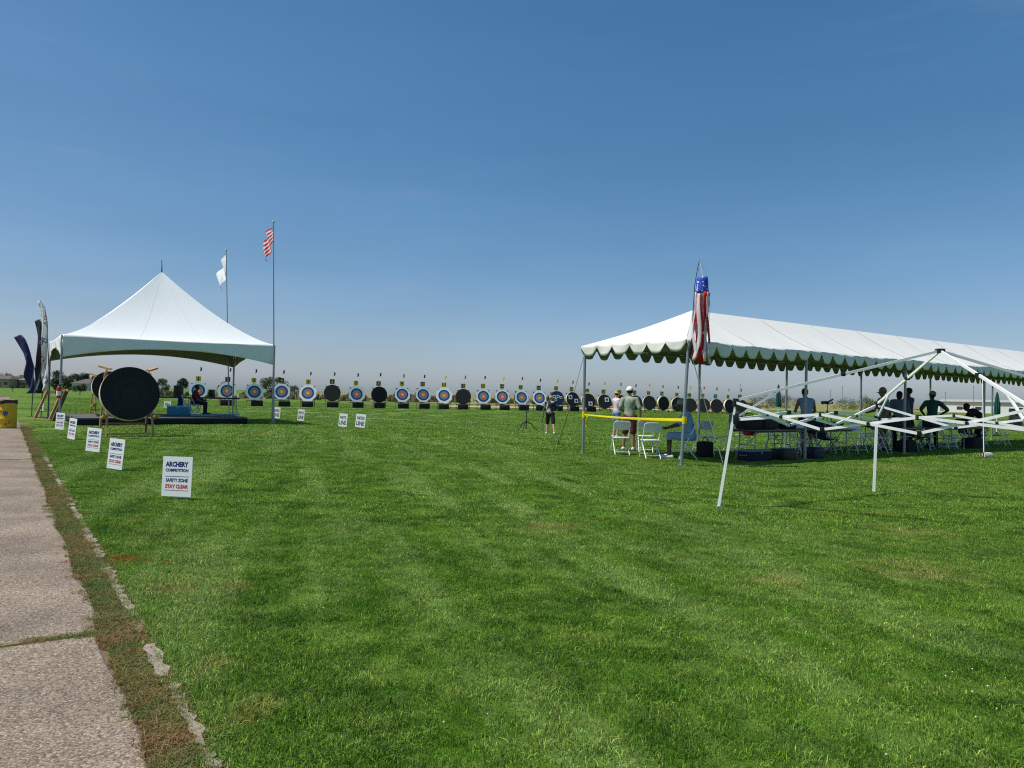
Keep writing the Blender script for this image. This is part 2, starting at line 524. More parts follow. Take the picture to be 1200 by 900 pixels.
# ------------------------------------------------------------------ footpath of exposed aggregate slabs
def agg_mat():
    m = bpy.data.materials.new('exposed aggregate'); m.use_nodes = True
    N, L = m.node_tree.nodes, m.node_tree.links
    p = N['Principled BSDF']; p.inputs['Roughness'].default_value = 0.85; p.inputs['Specular IOR Level'].default_value = 0.2
    geo = N.new('ShaderNodeNewGeometry')
    vo = N.new('ShaderNodeTexVoronoi'); vo.inputs['Scale'].default_value = 120
    L.new(geo.outputs['Position'], vo.inputs['Vector'])
    sp = N.new('ShaderNodeSeparateColor'); L.new(vo.outputs['Color'], sp.inputs[0])
    cr = N.new('ShaderNodeValToRGB'); e = cr.color_ramp.elements
    e[0].position = 0.0; e[0].color = (0.135, 0.098, 0.07, 1); e[1].position = 1.0; e[1].color = (0.58, 0.475, 0.355, 1)
    for pos_, c_ in ((0.3, (0.225, 0.178, 0.132, 1)), (0.6, (0.31, 0.25, 0.188, 1)), (0.9, (0.41, 0.33, 0.245, 1))):
        q = e.new(pos_); q.color = c_
    L.new(sp.outputs[0], cr.inputs[0])
    nz = N.new('ShaderNodeTexNoise'); nz.inputs['Scale'].default_value = 1.3; nz.inputs['Detail'].default_value = 6
    L.new(geo.outputs['Position'], nz.inputs['Vector'])
    mr = N.new('ShaderNodeMapRange'); mr.inputs['From Min'].default_value = 0.3; mr.inputs['From Max'].default_value = 0.7; mr.inputs['To Min'].default_value = 0.58; mr.inputs['To Max'].default_value = 1.0
    L.new(nz.outputs['Fac'], mr.inputs['Value'])
    mx = N.new('ShaderNodeMix'); mx.data_type = 'RGBA'; mx.blend_type = 'MULTIPLY'; mx.inputs['Factor'].default_value = 1
    L.new(cr.outputs[0], mx.inputs['A']); L.new(mr.outputs[0], mx.inputs['B'])
    # faint green algae patches
    n3 = N.new('ShaderNodeTexNoise'); n3.inputs['Scale'].default_value = 2.2; n3.inputs['Detail'].default_value = 7; n3.inputs['Roughness'].default_value = 0.7
    L.new(geo.outputs['Position'], n3.inputs['Vector'])
    m3 = N.new('ShaderNodeMapRange'); m3.inputs['From Min'].default_value = 0.64; m3.inputs['From Max'].default_value = 0.76; m3.inputs['To Max'].default_value = 0.5
    L.new(n3.outputs['Fac'], m3.inputs['Value'])
    mx2 = N.new('ShaderNodeMix'); mx2.data_type = 'RGBA'; L.new(m3.outputs[0], mx2.inputs['Factor'])
    L.new(mx.outputs['Result'], mx2.inputs['A']); mx2.inputs['B'].default_value = (0.13, 0.18, 0.06, 1)
    L.new(mx2.outputs['Result'], p.inputs['Base Color'])
    b = N.new('ShaderNodeBump'); b.inputs['Strength'].default_value = 0.45; b.inputs['Distance'].default_value = 0.004
    L.new(vo.outputs['Distance'], b.inputs['Height']); b.invert = True
    L.new(b.outputs['Normal'], p.inputs['Normal'])
    return m
M_AGG = agg_mat()
M_CONC = mat('pale concrete', (0.30, 0.26, 0.205), 0.85, 0.25, 14, bump=0.5, bscale=50)
path = tag(empty('footpath', PE0), 'exposed aggregate concrete footpath beside the lawn', 'path', kind='structure')
jt = (gp(60, 752) - PE0).dot(PD)               # the joint crossing the near path
slab_len = 11.9
mbj = MB()
t = jt - slab_len
pr = random.Random(3)
for k in range(9):
    t1 = t + slab_len - 0.035
    nseg = 48
    right = []
    for i in range(nseg + 1):
        tt = t + (t1 - t) * i / nseg
        right.append((tt, 0.02 * math.sin(tt * 3.1) + pr.uniform(-0.014, 0.014)))
    mb = MB()
    def pf(tt, nn, z):
        return PD * tt + PN * nn + Vector((0, 0, z))
    W = 3.0
    P = []; F = []
    for (tt, nn) in right:
        P += [pf(tt, nn, -0.1), pf(tt, nn, 0.010), pf(tt, nn - 0.01, 0.016), pf(tt, -W, 0.016), pf(tt, -W, -0.1)]
    for i in range(nseg):
        for j in range(4):
            F.append((i * 5 + j, i * 5 + j + 1, (i + 1) * 5 + j + 1, (i + 1) * 5 + j))
    F.append((0, 1, 2, 3, 4)); F.append(tuple(nseg * 5 + j for j in (4, 3, 2, 1, 0)))
    mb.add(P, F)
    mb.build('path_slab', M_AGG, path)
    t += slab_len
mb = MB()
mb.add([PD * -12 + PN * -0.03 + Vector((0, 0, 0.003)), PD * -12 + PN * -3 + Vector((0, 0, 0.003)), PD * 110 + PN * -3 + Vector((0, 0, 0.003)), PD * 110 + PN * -0.03 + Vector((0, 0, 0.003))], [(3, 2, 1, 0)])
mb.build('joint_soil', mat('joint soil', (0.12, 0.085, 0.05), 0.95, 0.3, 20), path)
tag(empty('far'), kind='helper') if False else None

mb = MB(); n_ = 40
for i in range(n_ + 1):
    tt = -3 + 33 * i / n_; A = PE0 + PD * tt; wd = max((KE0 - A).dot(KN) / max(PN.dot(KN), 0.5), 0.1)
    for q in (A - PN * 0.02, A + PN * (wd + 0.05)): mb.v.append((q.x, q.y, 0.005))
mb.f = [(2 * i, 2 * i + 1, 2 * i + 3, 2 * i + 2) for i in range(n_)]; mb.m = [0] * n_
tag(mb.build('soil_strip', mat('bare brown soil', (0.155, 0.105, 0.06), 0.95, 0.35, 12, bump=0.5, bscale=60)), kind='structure')
# broken concrete edging pieces along the lawn
edging = tag(empty('path_edging', KE0), 'broken pale concrete edging strip between path and lawn', 'edging', kind='structure')
t = -1.2; pr = random.Random(11)
while t < 15:
    ln = pr.uniform(0.18, 0.6)
    w = 0.036 + pr.uniform(-0.014, 0.012)
    n_ = 9
    rowR = [(t + ln * i / n_, w * (1 if 0 < i < n_ else 0.6) + pr.uniform(-0.02, 0.02)) for i in range(n_ + 1)]
    rowL = [(t + ln * i / n_, -w * (1 if 0 < i < n_ else 0.6) + pr.uniform(-0.015, 0.015)) for i in range(n_ + 1)]
    mb = MB(); P = []
    top = pr.uniform(0.012, 0.028)
    for (a_, r_), (_, l_) in zip(rowR, rowL):
        P += [KD * a_ + KN * r_ + Vector((0, 0, -0.05)), KD * a_ + KN * (r_ - 0.008) + Vector((0, 0, top)), KD * a_ + KN * (l_ + 0.008) + Vector((0, 0, top)), KD * a_ + KN * l_ + Vector((0, 0, -0.05))]
    F = []
    for i in range(n_):
        for j in range(3):
            F.append((i * 4 + j, i * 4 + j + 1, (i + 1) * 4 + j + 1, (i + 1) * 4 + j))
    F.append((0, 1, 2, 3)); F.append(tuple(n_ * 4 + j for j in (3, 2, 1, 0)))
    mb.add(P, F)
    mb.build('edging_piece', M_CONC, edging)
    t += ln + (pr.uniform(0.008, 0.04) if pr.random() < 0.82 else pr.uniform(0.12, 0.35))

# ------------------------------------------------------------------ grass blades (instanced patches)
def blade_patch(name, size, n, h, w, m, seed, tint, lean=0.5, round_=False, ):
    g = np.random.default_rng(seed)
    if round_:
        rr = size / 2 * np.sqrt(g.random(n)); aa = g.random(n) * 2 * np.pi
        bx, by = rr * np.cos(aa), rr * np.sin(aa)
    else:
        bx = (g.random(n) - 0.5) * size * 1.12; by = (g.random(n) - 0.5) * size * 1.12
    clump = 0.75 + 0.5 * np.clip(np.sin(bx * 9 / size + seed) * np.cos(by * 8 / size + seed * 2) + g.normal(0, 0.5, n), -0.8, 0.9)
    hh = h * clump * g.uniform(0.6, 1.25, n); ww = w * g.uniform(0.7, 1.3, n)
    az = g.random(n) * 2 * np.pi; fa = g.random(n) * 2 * np.pi
    ln_ = np.abs(g.normal(0, lean, n)) * hh
    dx, dy = np.cos(az) * ln_, np.sin(az) * ln_
    sx, sy = np.cos(fa) * ww / 2, np.sin(fa) * ww / 2
    zz = np.zeros(n)
    V = np.empty((n, 5, 3))
    V[:, 0] = np.stack([bx - sx, by - sy, zz - 0.01], 1); V[:, 1] = np.stack([bx + sx, by + sy, zz - 0.01], 1)
    V[:, 2] = np.stack([bx - sx * 0.8 + dx * 0.35, by - sy * 0.8 + dy * 0.35, hh * 0.6], 1)
    V[:, 3] = np.stack([bx + sx * 0.8 + dx * 0.35, by + sy * 0.8 + dy * 0.35, hh * 0.6], 1)
    V[:, 4] = np.stack([bx + dx, by + dy, hh * (1 - 0.12 * np.minimum(ln_ / hh, 2))], 1)
    base = np.arange(n)[:, None] * 5
    quads = base + np.array([[0, 1, 3, 2]]); tris = base + np.array([[2, 3, 4]])
    me = bpy.data.meshes.new(name)
    me.from_pydata(V.reshape(-1, 3).tolist(), [], quads.tolist() + tris.tolist())
    at_ = me.attributes.new('tint', 'FLOAT_COLOR', 'POINT')
    t0 = np.array(tint(g, n)); C = np.ones((n, 5, 4)); C[:, :, :3] = t0[:, None, :]
    at_.data.foreach_set('color', C.reshape(-1).astype(np.float32))
    me.materials.append(m)
    me.update()
    return bpy.data.objects.new(name, me)

def tint_lawn(g, n):
    k = np.clip(g.lognormal(-0.12, 0.58, n), 0.25, 2.8); t = np.stack([k, k, k], 1)
    yel = g.random(n) < 0.14
    t[yel] *= np.array([1.6, 1.3, 1.1])
    dead = g.random(n) < 0.035
    t[dead] *= np.array([2.3, 1.45, 2.6])
    return t

def instancer(name, pts, rots, scs, picks, sources, label, cat):
    c = bpy.data.collections.new(name + ' sources')
    for s_ in sources: c.objects.link(s_)
    me = bpy.data.meshes.new(name)
    me.from_pydata([tuple(p) for p in pts], [], [])
    a = me.attributes.new('rot', 'FLOAT_VECTOR', 'POINT'); a.data.foreach_set('vector', np.array([(0, 0, r) for r in rots], dtype=np.float32).reshape(-1))
    a = me.attributes.new('sc', 'FLOAT_VECTOR', 'POINT'); a.data.foreach_set('vector', np.array(scs, dtype=np.float32).reshape(-1))
    a = me.attributes.new('pick', 'INT', 'POINT'); a.data.foreach_set('value', np.array(picks, dtype=np.int32))
    o = bpy.data.objects.new(name, me); col.objects.link(o)
    tag(o, label, cat, kind='stuff')
    ng = bpy.data.node_groups.new(name, 'GeometryNodeTree')
    ng.interface.new_socket('Geometry', in_out='INPUT', socket_type='NodeSocketGeometry')
    ng.interface.new_socket('Geometry', in_out='OUTPUT', socket_type='NodeSocketGeometry')
    N, L = ng.nodes, ng.links
    gi, go = N.new('NodeGroupInput'), N.new('NodeGroupOutput')
    ci = N.new('GeometryNodeCollectionInfo'); ci.inputs['Collection'].default_value = c
    ci.inputs['Separate Children'].default_value = True; ci.inputs['Reset Children'].default_value = True
    ip = N.new('GeometryNodeInstanceOnPoints'); ip.inputs['Pick Instance'].default_value = True
    def attr(nm, ty):
        q = N.new('GeometryNodeInputNamedAttribute'); q.data_type = ty; q.inputs['Name'].default_value = nm
        return q.outputs[0]
    L.new(gi.outputs[0], ip.inputs['Points']); L.new(ci.outputs[0], ip.inputs['Instance'])
    L.new(attr('pick', 'INT'), ip.inputs['Instance Index'])
    e2r = N.new('FunctionNodeEulerToRotation'); L.new(attr('rot', 'FLOAT_VECTOR'), e2r.inputs[0])
    L.new(e2r.outputs[0], ip.inputs['Rotation']); L.new(attr('sc', 'FLOAT_VECTOR'), ip.inputs['Scale'])
    L.new(ip.outputs[0], go.inputs[0])
    md = o.modifiers.new('instances', 'NODES'); md.node_group = ng
    return o

def kerb_side(x, y):
    """metres to the lawn side of the edging"""
    return (Vector((x, y, 0)) - KE0).dot(KN)

def make_grass():
    S = []
    for k in range(4): S.append(blade_patch('grass_a%d' % k, 0.6, 6500, 0.024, 0.0030, M_BLADE, 10 + k, tint_lawn, 0.95))
    for k in range(3): S.append(blade_patch('grass_b%d' % k, 1.2, 6500, 0.026, 0.0058, M_BLADE, 20 + k, tint_lawn, 0.95))
    for k in range(3): S.append(blade_patch('grass_c%d' % k, 3.0, 6500, 0.032, 0.0150, M_BLADE, 30 + k, tint_lawn, 0.9))
    for k in range(3): S.append(blade_patch('grass_e%d' % k, 0.2, 600, 0.030, 0.0034, M_BLADE, 40 + k, tint_lawn, 0.9, True))
    pts, rots, scs, picks = [], [], [], []
    def put(x, y, lo, hi, zs):
        pts.append((x, y, 0)); rots.append(random.choice((0, 1, 2, 3)) * math.pi / 2 + random.uniform(-0.15, 0.15))
        s = random.uniform(0.95, 1.1); scs.append((s, s, zs * random.uniform(0.85, 1.15))); picks.append(random.randint(lo, hi))
    def zone(y0, y1, step, lo, hi, zs, margin):
        y = y0
        while y < y1:
            wl = 0.80 * (y + step) + margin
            x = -wl
            while x < wl:
                if kerb_side(x, y) > step * 0.5 + 0.12:
                    put(x + random.uniform(-.1, .1) * step, y + random.uniform(-.1, .1) * step, lo, hi, zs)
                x += step
            y += step
    zone(1.6, 8.8, 0.56, 0, 3, 1.0, 1.5)
    zone(8.8, 20.8, 1.12, 4, 6, 1.0, 2.0)
    zone(20.8, 48, 2.8, 7, 9, 1.0, 3.0)
    zone(48, 92, 4.2, 7, 9, 1.0, 3.0)
    # fine tufts along the ragged edge of the lawn
    tt = -2.0
    while tt < 24:
        for _ in range(int(5 if tt < 8 else 4)):
            q = KE0 + KD * (tt + random.uniform(0, 0.1)) + KN * random.uniform(0.02, 0.75 if tt < 6 else 1.0)
            put(q.x, q.y, 10, 12, random.uniform(0.7, 1.3))
        if random.random() < 0.8:
            q = KE0 + KD * tt + KN * random.uniform(-0.06, 0.06)
            put(q.x, q.y, 10, 12, random.uniform(0.5, 0.9)) if math.sin(tt * 2.3) > 0.1 else None
        tt += 0.07
    instancer('grass', pts, rots, scs, picks, S, 'short green grass covering the field', 'grass')

    # brown and olive weeds between the path and the edging
    M_WEED = mat('weed leaf', (0.235, 0.21, 0.065), 0.8, 0.5, 9.0, trans=0.25)
    M_WEEDR = mat('weed russet leaf', (0.33, 0.20, 0.085), 0.8, 0.5, 9.0, trans=0.25)
    M_WEEDG = mat('weed green leaf', (0.13, 0.20, 0.045), 0.8, 0.4, 9.0, trans=0.3)
    M_RED = mat('fallen red leaf', (0.40, 0.075, 0.03), 0.7, 0.4, 9.0, trans=0.2)
    one = lambda g, n: np.ones((n, 3))
    W = [blade_patch('weed%d' % k, 0.15, 260, 0.026, 0.0040, m_, 60 + k, one, 1.6, True) for k, m_ in enumerate((M_WEED, M_WEEDR, M_WEEDG, M_WEED, M_RED))]
    pts, rots, scs, picks = [], [], [], []
    def putw(q, pk, s):
        pts.append((q.x, q.y, 0.008)); rots.append(random.uniform(0, 6.28)); scs.append((s, s, s * random.uniform(0.7, 1.2))); picks.append(pk)
    wr = random.Random(5)
    tt = -1.5
    while tt < 26:
        A = PE0 + PD * tt
        B = A + PN * max(((KE0 + KD * (tt - (KE0 - PE0).dot(-PD) * 0)) - A).dot(PN), 0.2)
        wd = max((KE0 - A).dot(KN) / max(PN.dot(KN), 0.5), 0.12)
        for _ in range(5 if tt < 9 else 3):
            u = wr.random()
            nz_ = math.sin(tt * 1.7) + math.sin(tt * 4.3 + 1)
            if nz_ < -1.1 and wr.random() < 0.3: continue
            pk = wr.choices((0, 1, 2, 3), (4.5, max(2.0 + nz_, .4), 2.6 - nz_ * .8, 4))[0]
            putw(A + PN * (0.045 + u * max(wd - 0.06, 0.02) + (0.0 if wr.random() > .06 else -0.07)), pk, wr.uniform(0.5, 1.15))
        tt += 0.055
    for jx in (0, 1):                                     # in the joints
        for _ in range(230 if jx == 0 else 120):
            u = wr.random() ** 1.6 * 2.6
            if wr.random() < 0.18 + u * 0.22: continue
            q = PE0 + PD * (jt - 0.018 + jx * slab_len + wr.uniform(-0.03, 0.03) + 0.03 * math.sin(u * 5)) - PN * u
            putw(q, wr.choice((0, 0, 1, 2)), wr.uniform(0.25, 0.6) * (1.25 if u < 0.6 else 0.8))
    for (px, py, r, nn) in ((150, 656, 0.16, 26), (128, 660, 0.14, 16)):
        c_ = gp(px, py)
        for _ in range(nn):
            putw(c_ + Vector((wr.gauss(0, r * 1.6), wr.gauss(0, r * 0.5), 0.02)), 4, wr.uniform(0.3, 0.6))
    for (px, py) in ((100, 845), (125, 808), (45, 840)):
        c_ = gp(px, py)
        for _ in range(12):
            putw(c_ + Vector((wr.gauss(0, 0.08), wr.gauss(0, 0.07), 0.008)), 2, wr.uniform(0.15, 0.35))
    instancer('weeds', pts, rots, scs, picks, W, 'russet and olive weeds in the gap beside the path', 'weeds')
    # white clover heads in the turf
    mbc = MB()
    cr_ = random.Random(9)
    cl = [(1062, 785), (1165, 822), (1030, 805), (925, 640), (955, 632), (480, 740), (460, 640), (380, 690), (530, 855), (1010, 760), (880, 770), (700, 700), (860, 700), (1090, 860)]
    for k in range(60):
        px, py = cr_.choice(cl)
        c_ = gp(px + cr_.gauss(0, 45), py + cr_.gauss(0, 20))
        r_ = cr_.uniform(0.003, 0.0055)
        mbc.ell((c_.x, c_.y, 0.026 + cr_.uniform(0, 0.008)), (r_, r_, r_ * 0.8), nu=6, nv=4)
    tag(mbc.build('clover_flowers', mat('clover white', (0.62, 0.60, 0.50), 0.8, 0.15)), 'tiny white clover heads scattered in the turf', 'clover', kind='stuff')

# ------------------------------------------------------------------ the high peaked tent on the left
M_VINYL = mat('white tent vinyl', (0.76, 0.80, 0.80), 0.5, 0.04, 0.8, bump=0.35, bscale=1.6, spec=0.3, trans=0.012)
FLc = Vector((*at(73, 391, 27.9).xy, 0)); FRc = gp(319, 497); RLc = Vector((*at(59, 400, 32.9).xy, 0)); RRc = FRc + RLc - FLc
EAV = 3.36
def z3(p, z): return Vector((p.x, p.y, z))
tent = empty('peak_tent', (FLc + FRc + RLc + RRc) / 4, 0, 'white high peaked frame tent over the low stage', 'tent')
TO = tent.location.copy()
PKZ = 6.3
pk = at(187, 319, TO.y + 0.2); PKZ = pk.z
corners = [FLc - TO, FRc - TO, RRc - TO, RLc - TO]
mb = MB()
for k in range(4):
    a, b = corners[k], corners[(k + 1) % 4]
    def side(u, s, a=a, b=b):
        e = a.lerp(b, u)
        g = (1 - s) ** 1.38
        z = EAV + (PKZ - EAV) * g - 0.16 * math.sin(math.pi * u) * s * (1 - s) * 2 - 0.05 * math.sin(math.pi * u) * s
        return Vector((e.x * s, e.y * s, z))
    mb.grid(side, 16, 20)
mb.build('canopy', M_VINYL, tent, smooth='all')
M_SHADE_G = mat('grey tent lining', (0.30, 0.30, 0.27), 0.7, 0.08, 0.8)  # added grey inner skin, its colour darkened to put shade under the canopy
ml = MB(); ml.add([(v[0] * 0.995, v[1] * 0.995, v[2] - 0.03) for v in mb.v], mb.f); ml.build('shade_skin', M_SHADE_G, tent, smooth='all')
M_SEAMW = mat('tent seam white', (0.69, 0.73, 0.735), 0.6, 0.05)
for k in range(4):
    for u0 in (0.33, 0.67):
        a, b = corners[k], corners[(k + 1) % 4]
        def sm0(u, v, a=a, b=b, u0=u0):
            s = 0.12 + 0.87 * v; e = a.lerp(b, u0 + (u - .5) * .004 / max(s, .2)); g = (1 - s) ** 1.38
            return Vector((e.x * s, e.y * s, EAV + (PKZ - EAV) * g - 0.16 * math.sin(math.pi * u0) * s * (1 - s) * 2 - 0.05 * math.sin(math.pi * u0) * s + 0.005))
        ms_ = MB(); ms_.grid(sm0, 1, 20); ms_.build('seam', M_SEAMW, tent, smooth='all')
for k in range(4):
    a, b = corners[k], corners[(k + 1) % 4]
    nrm = Vector(((b - a).y, -(b - a).x, 0)).normalized()
    mb = MB()
    def val(u, v, a=a, b=b, nrm=nrm):
        e = a.lerp(b, u)
        dep = 0.36 + 0.50 * abs(2 * u - 1) ** 2.0
        top = EAV - 0.05 * math.sin(math.pi * u)
        wob = 0.012 * math.sin(u * 37 + v * 5) * v + 0.02 * math.sin(u * 14 - v * 3) * v + 0.016 * max(0, math.sin(u * 44 + v * 4)) ** 2 * max(0, 1 - min(u, 1 - u) * 3.5) * math.sin(math.pi * v)
        return Vector((e.x, e.y, top - dep * v)) + nrm * (0.03 + wob)
    mb.grid(val, 96, 8, 0.004)
    k0, k1 = mb.last_inner
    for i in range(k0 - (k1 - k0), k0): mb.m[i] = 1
    mb.build('valance', [M_VINYL, M_SHADE_G], tent, smooth='all')  # inner faces of the valance carry the same painted-in shade
for k, c in enumerate(corners):
    mb = MB(); mb.tube([(c.x, c.y, 0), (c.x, c.y, EAV - 0.02)], 0.045 if k else 0.04, 10); mb.tube([(c.x, c.y, 0.0), (c.x, c.y, 0.04)], 0.11, 10); mb.tube([(c.x, c.y, 1.0), (c.x, c.y, 1.12)], 0.058, 10)
    mb.build('pole', M_STEEL, tent, smooth=True)
mb = MB(); mb.tube([(0, 0, PKZ - 0.05), (0, 0, PKZ + 0.25), (-0.02, 0, PKZ + 0.5)], [0.03, 0.02, 0.012], 8)
mb.build('spike', M_DKSTEEL, tent, smooth=True)

# flagpoles strapped to the tent legs
def limp_flag(name, root, top, hoist, fly, ang, mats, seed, uvs=True):
    nu, nv = 26, 16
    mb = MB()
    def fn(u, v):
        a = ang + 0.25 * v
        swing = 0.10 * math.sin(u * 7 + seed) * u + 0.05 * math.sin(u * 13 + v * 4 + seed)*u
        x = -fly * u * math.cos(a) * (1 - 0.35 * v * u) + swing * 0.9
        y = 0.12 * math.sin(u * 9 + v * 3 + seed) * min(1, u * 3)
        z = top - hoist * v - fly * u * math.sin(a)
        return Vector((x, y, z))
    mb.grid(fn, nu, nv)
    o = mb.build(name, mats, root, smooth='all')
    uv = o.data.uv_layers.new(name='UVMap')
    for p in o.data.polygons:
        for li, vi in zip(p.loop_indices, p.vertices):
            uv.data[li].uv = ((vi % (nu + 1)) / nu, 1 - (vi // (nu + 1)) / nv)
    return o
def stripes_mat():
    m = bpy.data.materials.new('stars and stripes print'); m.use_nodes = True
    N, L = m.node_tree.nodes, m.node_tree.links
    p = N['Principled BSDF']; p.inputs['Roughness'].default_value = 0.8
    uv = N.new('ShaderNodeUVMap'); sp = N.new('ShaderNodeSeparateXYZ'); L.new(uv.outputs[0], sp.inputs[0])
    def mth(op, a, b=None):
        q = N.new('ShaderNodeMath'); q.operation = op
        for i_, s_ in enumerate((a, b)):
            if s_ is None: continue
            if isinstance(s_, float): q.inputs[i_].default_value = s_
            else: L.new(s_, q.inputs[i_])
        return q.outputs[0]
    st = mth('LESS_THAN', mth('MODULO', mth('MULTIPLY', sp.outputs[1], 9.0), 2.0), 1.0)
    ca = mth('MULTIPLY', mth('LESS_THAN', sp.outputs[0], 0.22), mth('GREATER_THAN', sp.outputs[1], 6 / 9.0))
    m1 = N.new('ShaderNodeMix'); m1.data_type = 'RGBA'; L.new(st, m1.inputs['Factor']); m1.inputs['A'].default_value = (0.8, 0.8, 0.8, 1); m1.inputs['B'].default_value = (0.62, 0.015, 0.03, 1)
    vo = N.new('ShaderNodeTexVoronoi'); vo.inputs['Scale'].default_value = 16; vo.inputs['Randomness'].default_value = 0.2; L.new(uv.outputs[0], vo.inputs['Vector'])
    m0 = N.new('ShaderNodeMix'); m0.data_type = 'RGBA'; L.new(mth('LESS_THAN', vo.outputs['Distance'], 0.28), m0.inputs['Factor']); m0.inputs['A'].default_value = (0.015, 0.03, 0.16, 1); m0.inputs['B'].default_value = (0.8, 0.8, 0.8, 1)
    m2 = N.new('ShaderNodeMix'); m2.data_type = 'RGBA'; L.new(ca, m2.inputs['Factor']); L.new(m1.outputs['Result'], m2.inputs['A']); L.new(m0.outputs['Result'], m2.inputs['B'])
    L.new(m2.outputs['Result'], p.inputs['Base Color'])
    tr = N.new('ShaderNodeBsdfTranslucent'); L.new(m2.outputs['Result'], tr.inputs['Color'])
    ms = N.new('ShaderNodeMixShader'); ms.inputs[0].default_value = 0.25
    L.new(p.outputs[0], ms.inputs[1]); L.new(tr.outputs[0], ms.inputs[2]); L.new(ms.outputs[0], N['Material Output'].inputs['Surface'])
    return m
def flagpole(base_px, top_px, Y, label, kind):
    b = gpy(base_px, Y); t_ = at(*top_px, Y)
    r = empty('flagpole', b, 0, label, 'flagpole')
    d = t_ - b
    mb = MB(); mb.tube([(0, 0, 0), d * 0.5, d], [0.032, 0.028, 0.02], 8); mb.build('pole', M_STEEL, r, smooth=True)
    mb = MB(); mb.ell(d + Vector((0, 0, 0.04)), (0.05, 0.05, 0.05), nu=10, nv=6); mb.build('finial', mat('gilt', (0.6, 0.42, 0.12), 0.35, 0.1, metal=0.7), r, smooth='all')
    h = empty('flag_hook') if False else None
    return r, d
r, d = flagpole(321, (320.5, 261), FRc.y - 0.15, 'tall flagpole with drooping red and white striped flag by the tent corner', 'us')
f = limp_flag('flag', r, 0, 0.78, 1.10, 0.60, stripes_mat(), 0.6); f.location = d + Vector((0, 0, -0.03)); f.rotation_euler = (0, 0, R(-45))
r, d = flagpole(268.5, (265, 294), RRc.y - 0.2, 'flagpole with a limp plain white flag behind the tent', 'white')
f = limp_flag('flag', r, 0, 0.85, 1.40, 0.70, mat('white flag cloth', (0.88, 0.89, 0.90), 0.8, 0.04, trans=0.2), 2.1); f.location = d + Vector((0, 0, -0.12)); f.rotation_euler = (0, 0, R(-50))

# red fire extinguisher strapped to the front left leg of the peaked tent
p = z3(FLc, 0); q = at(75.5, 459, FLc.y - 0.1)
r = empty('fire_extinguisher', (p.x + 0.02, p.y - 0.13, q.z - 0.25), 0, 'red fire extinguisher with pale label hung on the tent leg', 'fire extinguisher')
M_REDP = mat('red enamel', (0.42, 0.02, 0.02), 0.35, 0.1)
mb = MB(); mb.lathe([(0.02, 0.0), (0.075, 0.01), (0.08, 0.05), (0.08, 0.36), (0.06, 0.42), (0.028, 0.45), (0.028, 0.48)], 16); mb.build('cylinder_body', M_REDP, r, smooth=True)
mb = MB(); mb.lathe([(0.083, 0.10), (0.083, 0.27)], 16, close=False); mb.build('label_band', M_CARD, r, smooth='all')
mb = MB(); mb.beam((-0.02, 0, 0.50), (0.12, 0, 0.53), 0.025, 0.02); mb.beam((-0.02, 0, 0.49), (0.10, 0, 0.47), 0.025, 0.02); mb.tube([(0, 0, 0.46), (0, 0, 0.52)], 0.02, 8); mb.build('handle', M_BLACKPL, r)
mb = MB(); mb.tube([(0.02, -0.02, 0.48), (-0.09, -0.03, 0.44), (-0.11, -0.03, 0.30), (-0.10, -0.03, 0.14)], 0.012, 6); mb.build('hose', M_BLACKPL, r, smooth=True)

# ------------------------------------------------------------------ low stage
SF0, SF1 = gp(89, 499), gp(290, 497)
su = (SF1 - SF0); SL = su.length; su.normalize(); sv = Vector((-su.y, su.x, 0))
sv = (RLc - FLc).normalized()
STG = 0.28
stage = empty('stage', SF0, 0, 'low dark portable stage under the peaked tent', 'stage')
M_DECK = mat('stage deck', (0.11, 0.10, 0.095), 0.8, 0.3, 3.0, bump=0.2)
nP = 3; SW = 4.2
for i in range(nP):
    for j in range(2):
        a = su * (SL * i / nP + 0.006) + sv * (SW * j / 2 + 0.006); b_ = su * (SL * (i + 1) / nP - 0.006) + sv * (SW * j / 2 + 0.006)
        c_ = b_ + sv * (SW / 2 - 0.012); d_ = a + sv * (SW / 2 - 0.012)
        mb = MB(); P = [Vector((q.x, q.y, z)) for z in (STG - 0.06, STG) for q in (a, b_, c_, d_)]
        mb.add(P, [(3, 2, 1, 0), (4, 5, 6, 7), (0, 1, 5, 4), (1, 2, 6, 5), (2, 3, 7, 6), (3, 0, 4, 7)])
        mb.build('deck_panel', M_DECK, stage)
def skirt(p0, p1):
    mb = MB(); nn = Vector(((p1 - p0).y, -(p1 - p0).x, 0)).normalized()
    mb.grid(lambda u, v: p0.lerp(p1, u) - nn * (0.03 - 0.012 * math.sin(u * (p1 - p0).length * 22) * v) + Vector((0, 0, (STG - 0.065) * (1 - v) + 0.004)), 90, 2, 0.004)
    mb.build('skirt', M_BLACKCL, stage, smooth='all')
skirt(Vector((0, 0, 0)), su * SL); skirt(su * SL, su * SL + sv * SW); skirt(sv * SW, Vector((0, 0, 0)))
def on_stage(px, Y):
    g = gpy(px, Y); return Vector((at(px, hor(px) + (CAM_H - STG) * FPX / Y, Y).x, Y, STG))

# ------------------------------------------------------------------ the long frame tent on the right
A0, B0 = gp(683, 532), gp(801, 546)
AB = B0 - A0; TW = AB.length
ld = Vector((-AB.y, AB.x, 0)).normalized(); lw = AB.normalized()      # along the tent, towards the camera side
TL = 29.0; LE = 2.72; LR = 3.66
lt = empty('frame_tent', A0, 0, 'long white frame tent with scalloped edges and steel poles', 'tent')
def lp(t, w, z): return ld * t + lw * w + Vector((0, 0, z))
M_CREAM = mat('cream tent vinyl', (0.735, 0.735, 0.68), 0.5, 0.06, 0.5, bump=0.5, bscale=1.7, spec=0.25, trans=0.012)
hip = TW * 0.62
ov = 0.06
mb = MB()
def sag(t, s): return -0.045 * abs(math.sin(math.pi * t / 4.7)) * s * (1 - 0.3 * s)
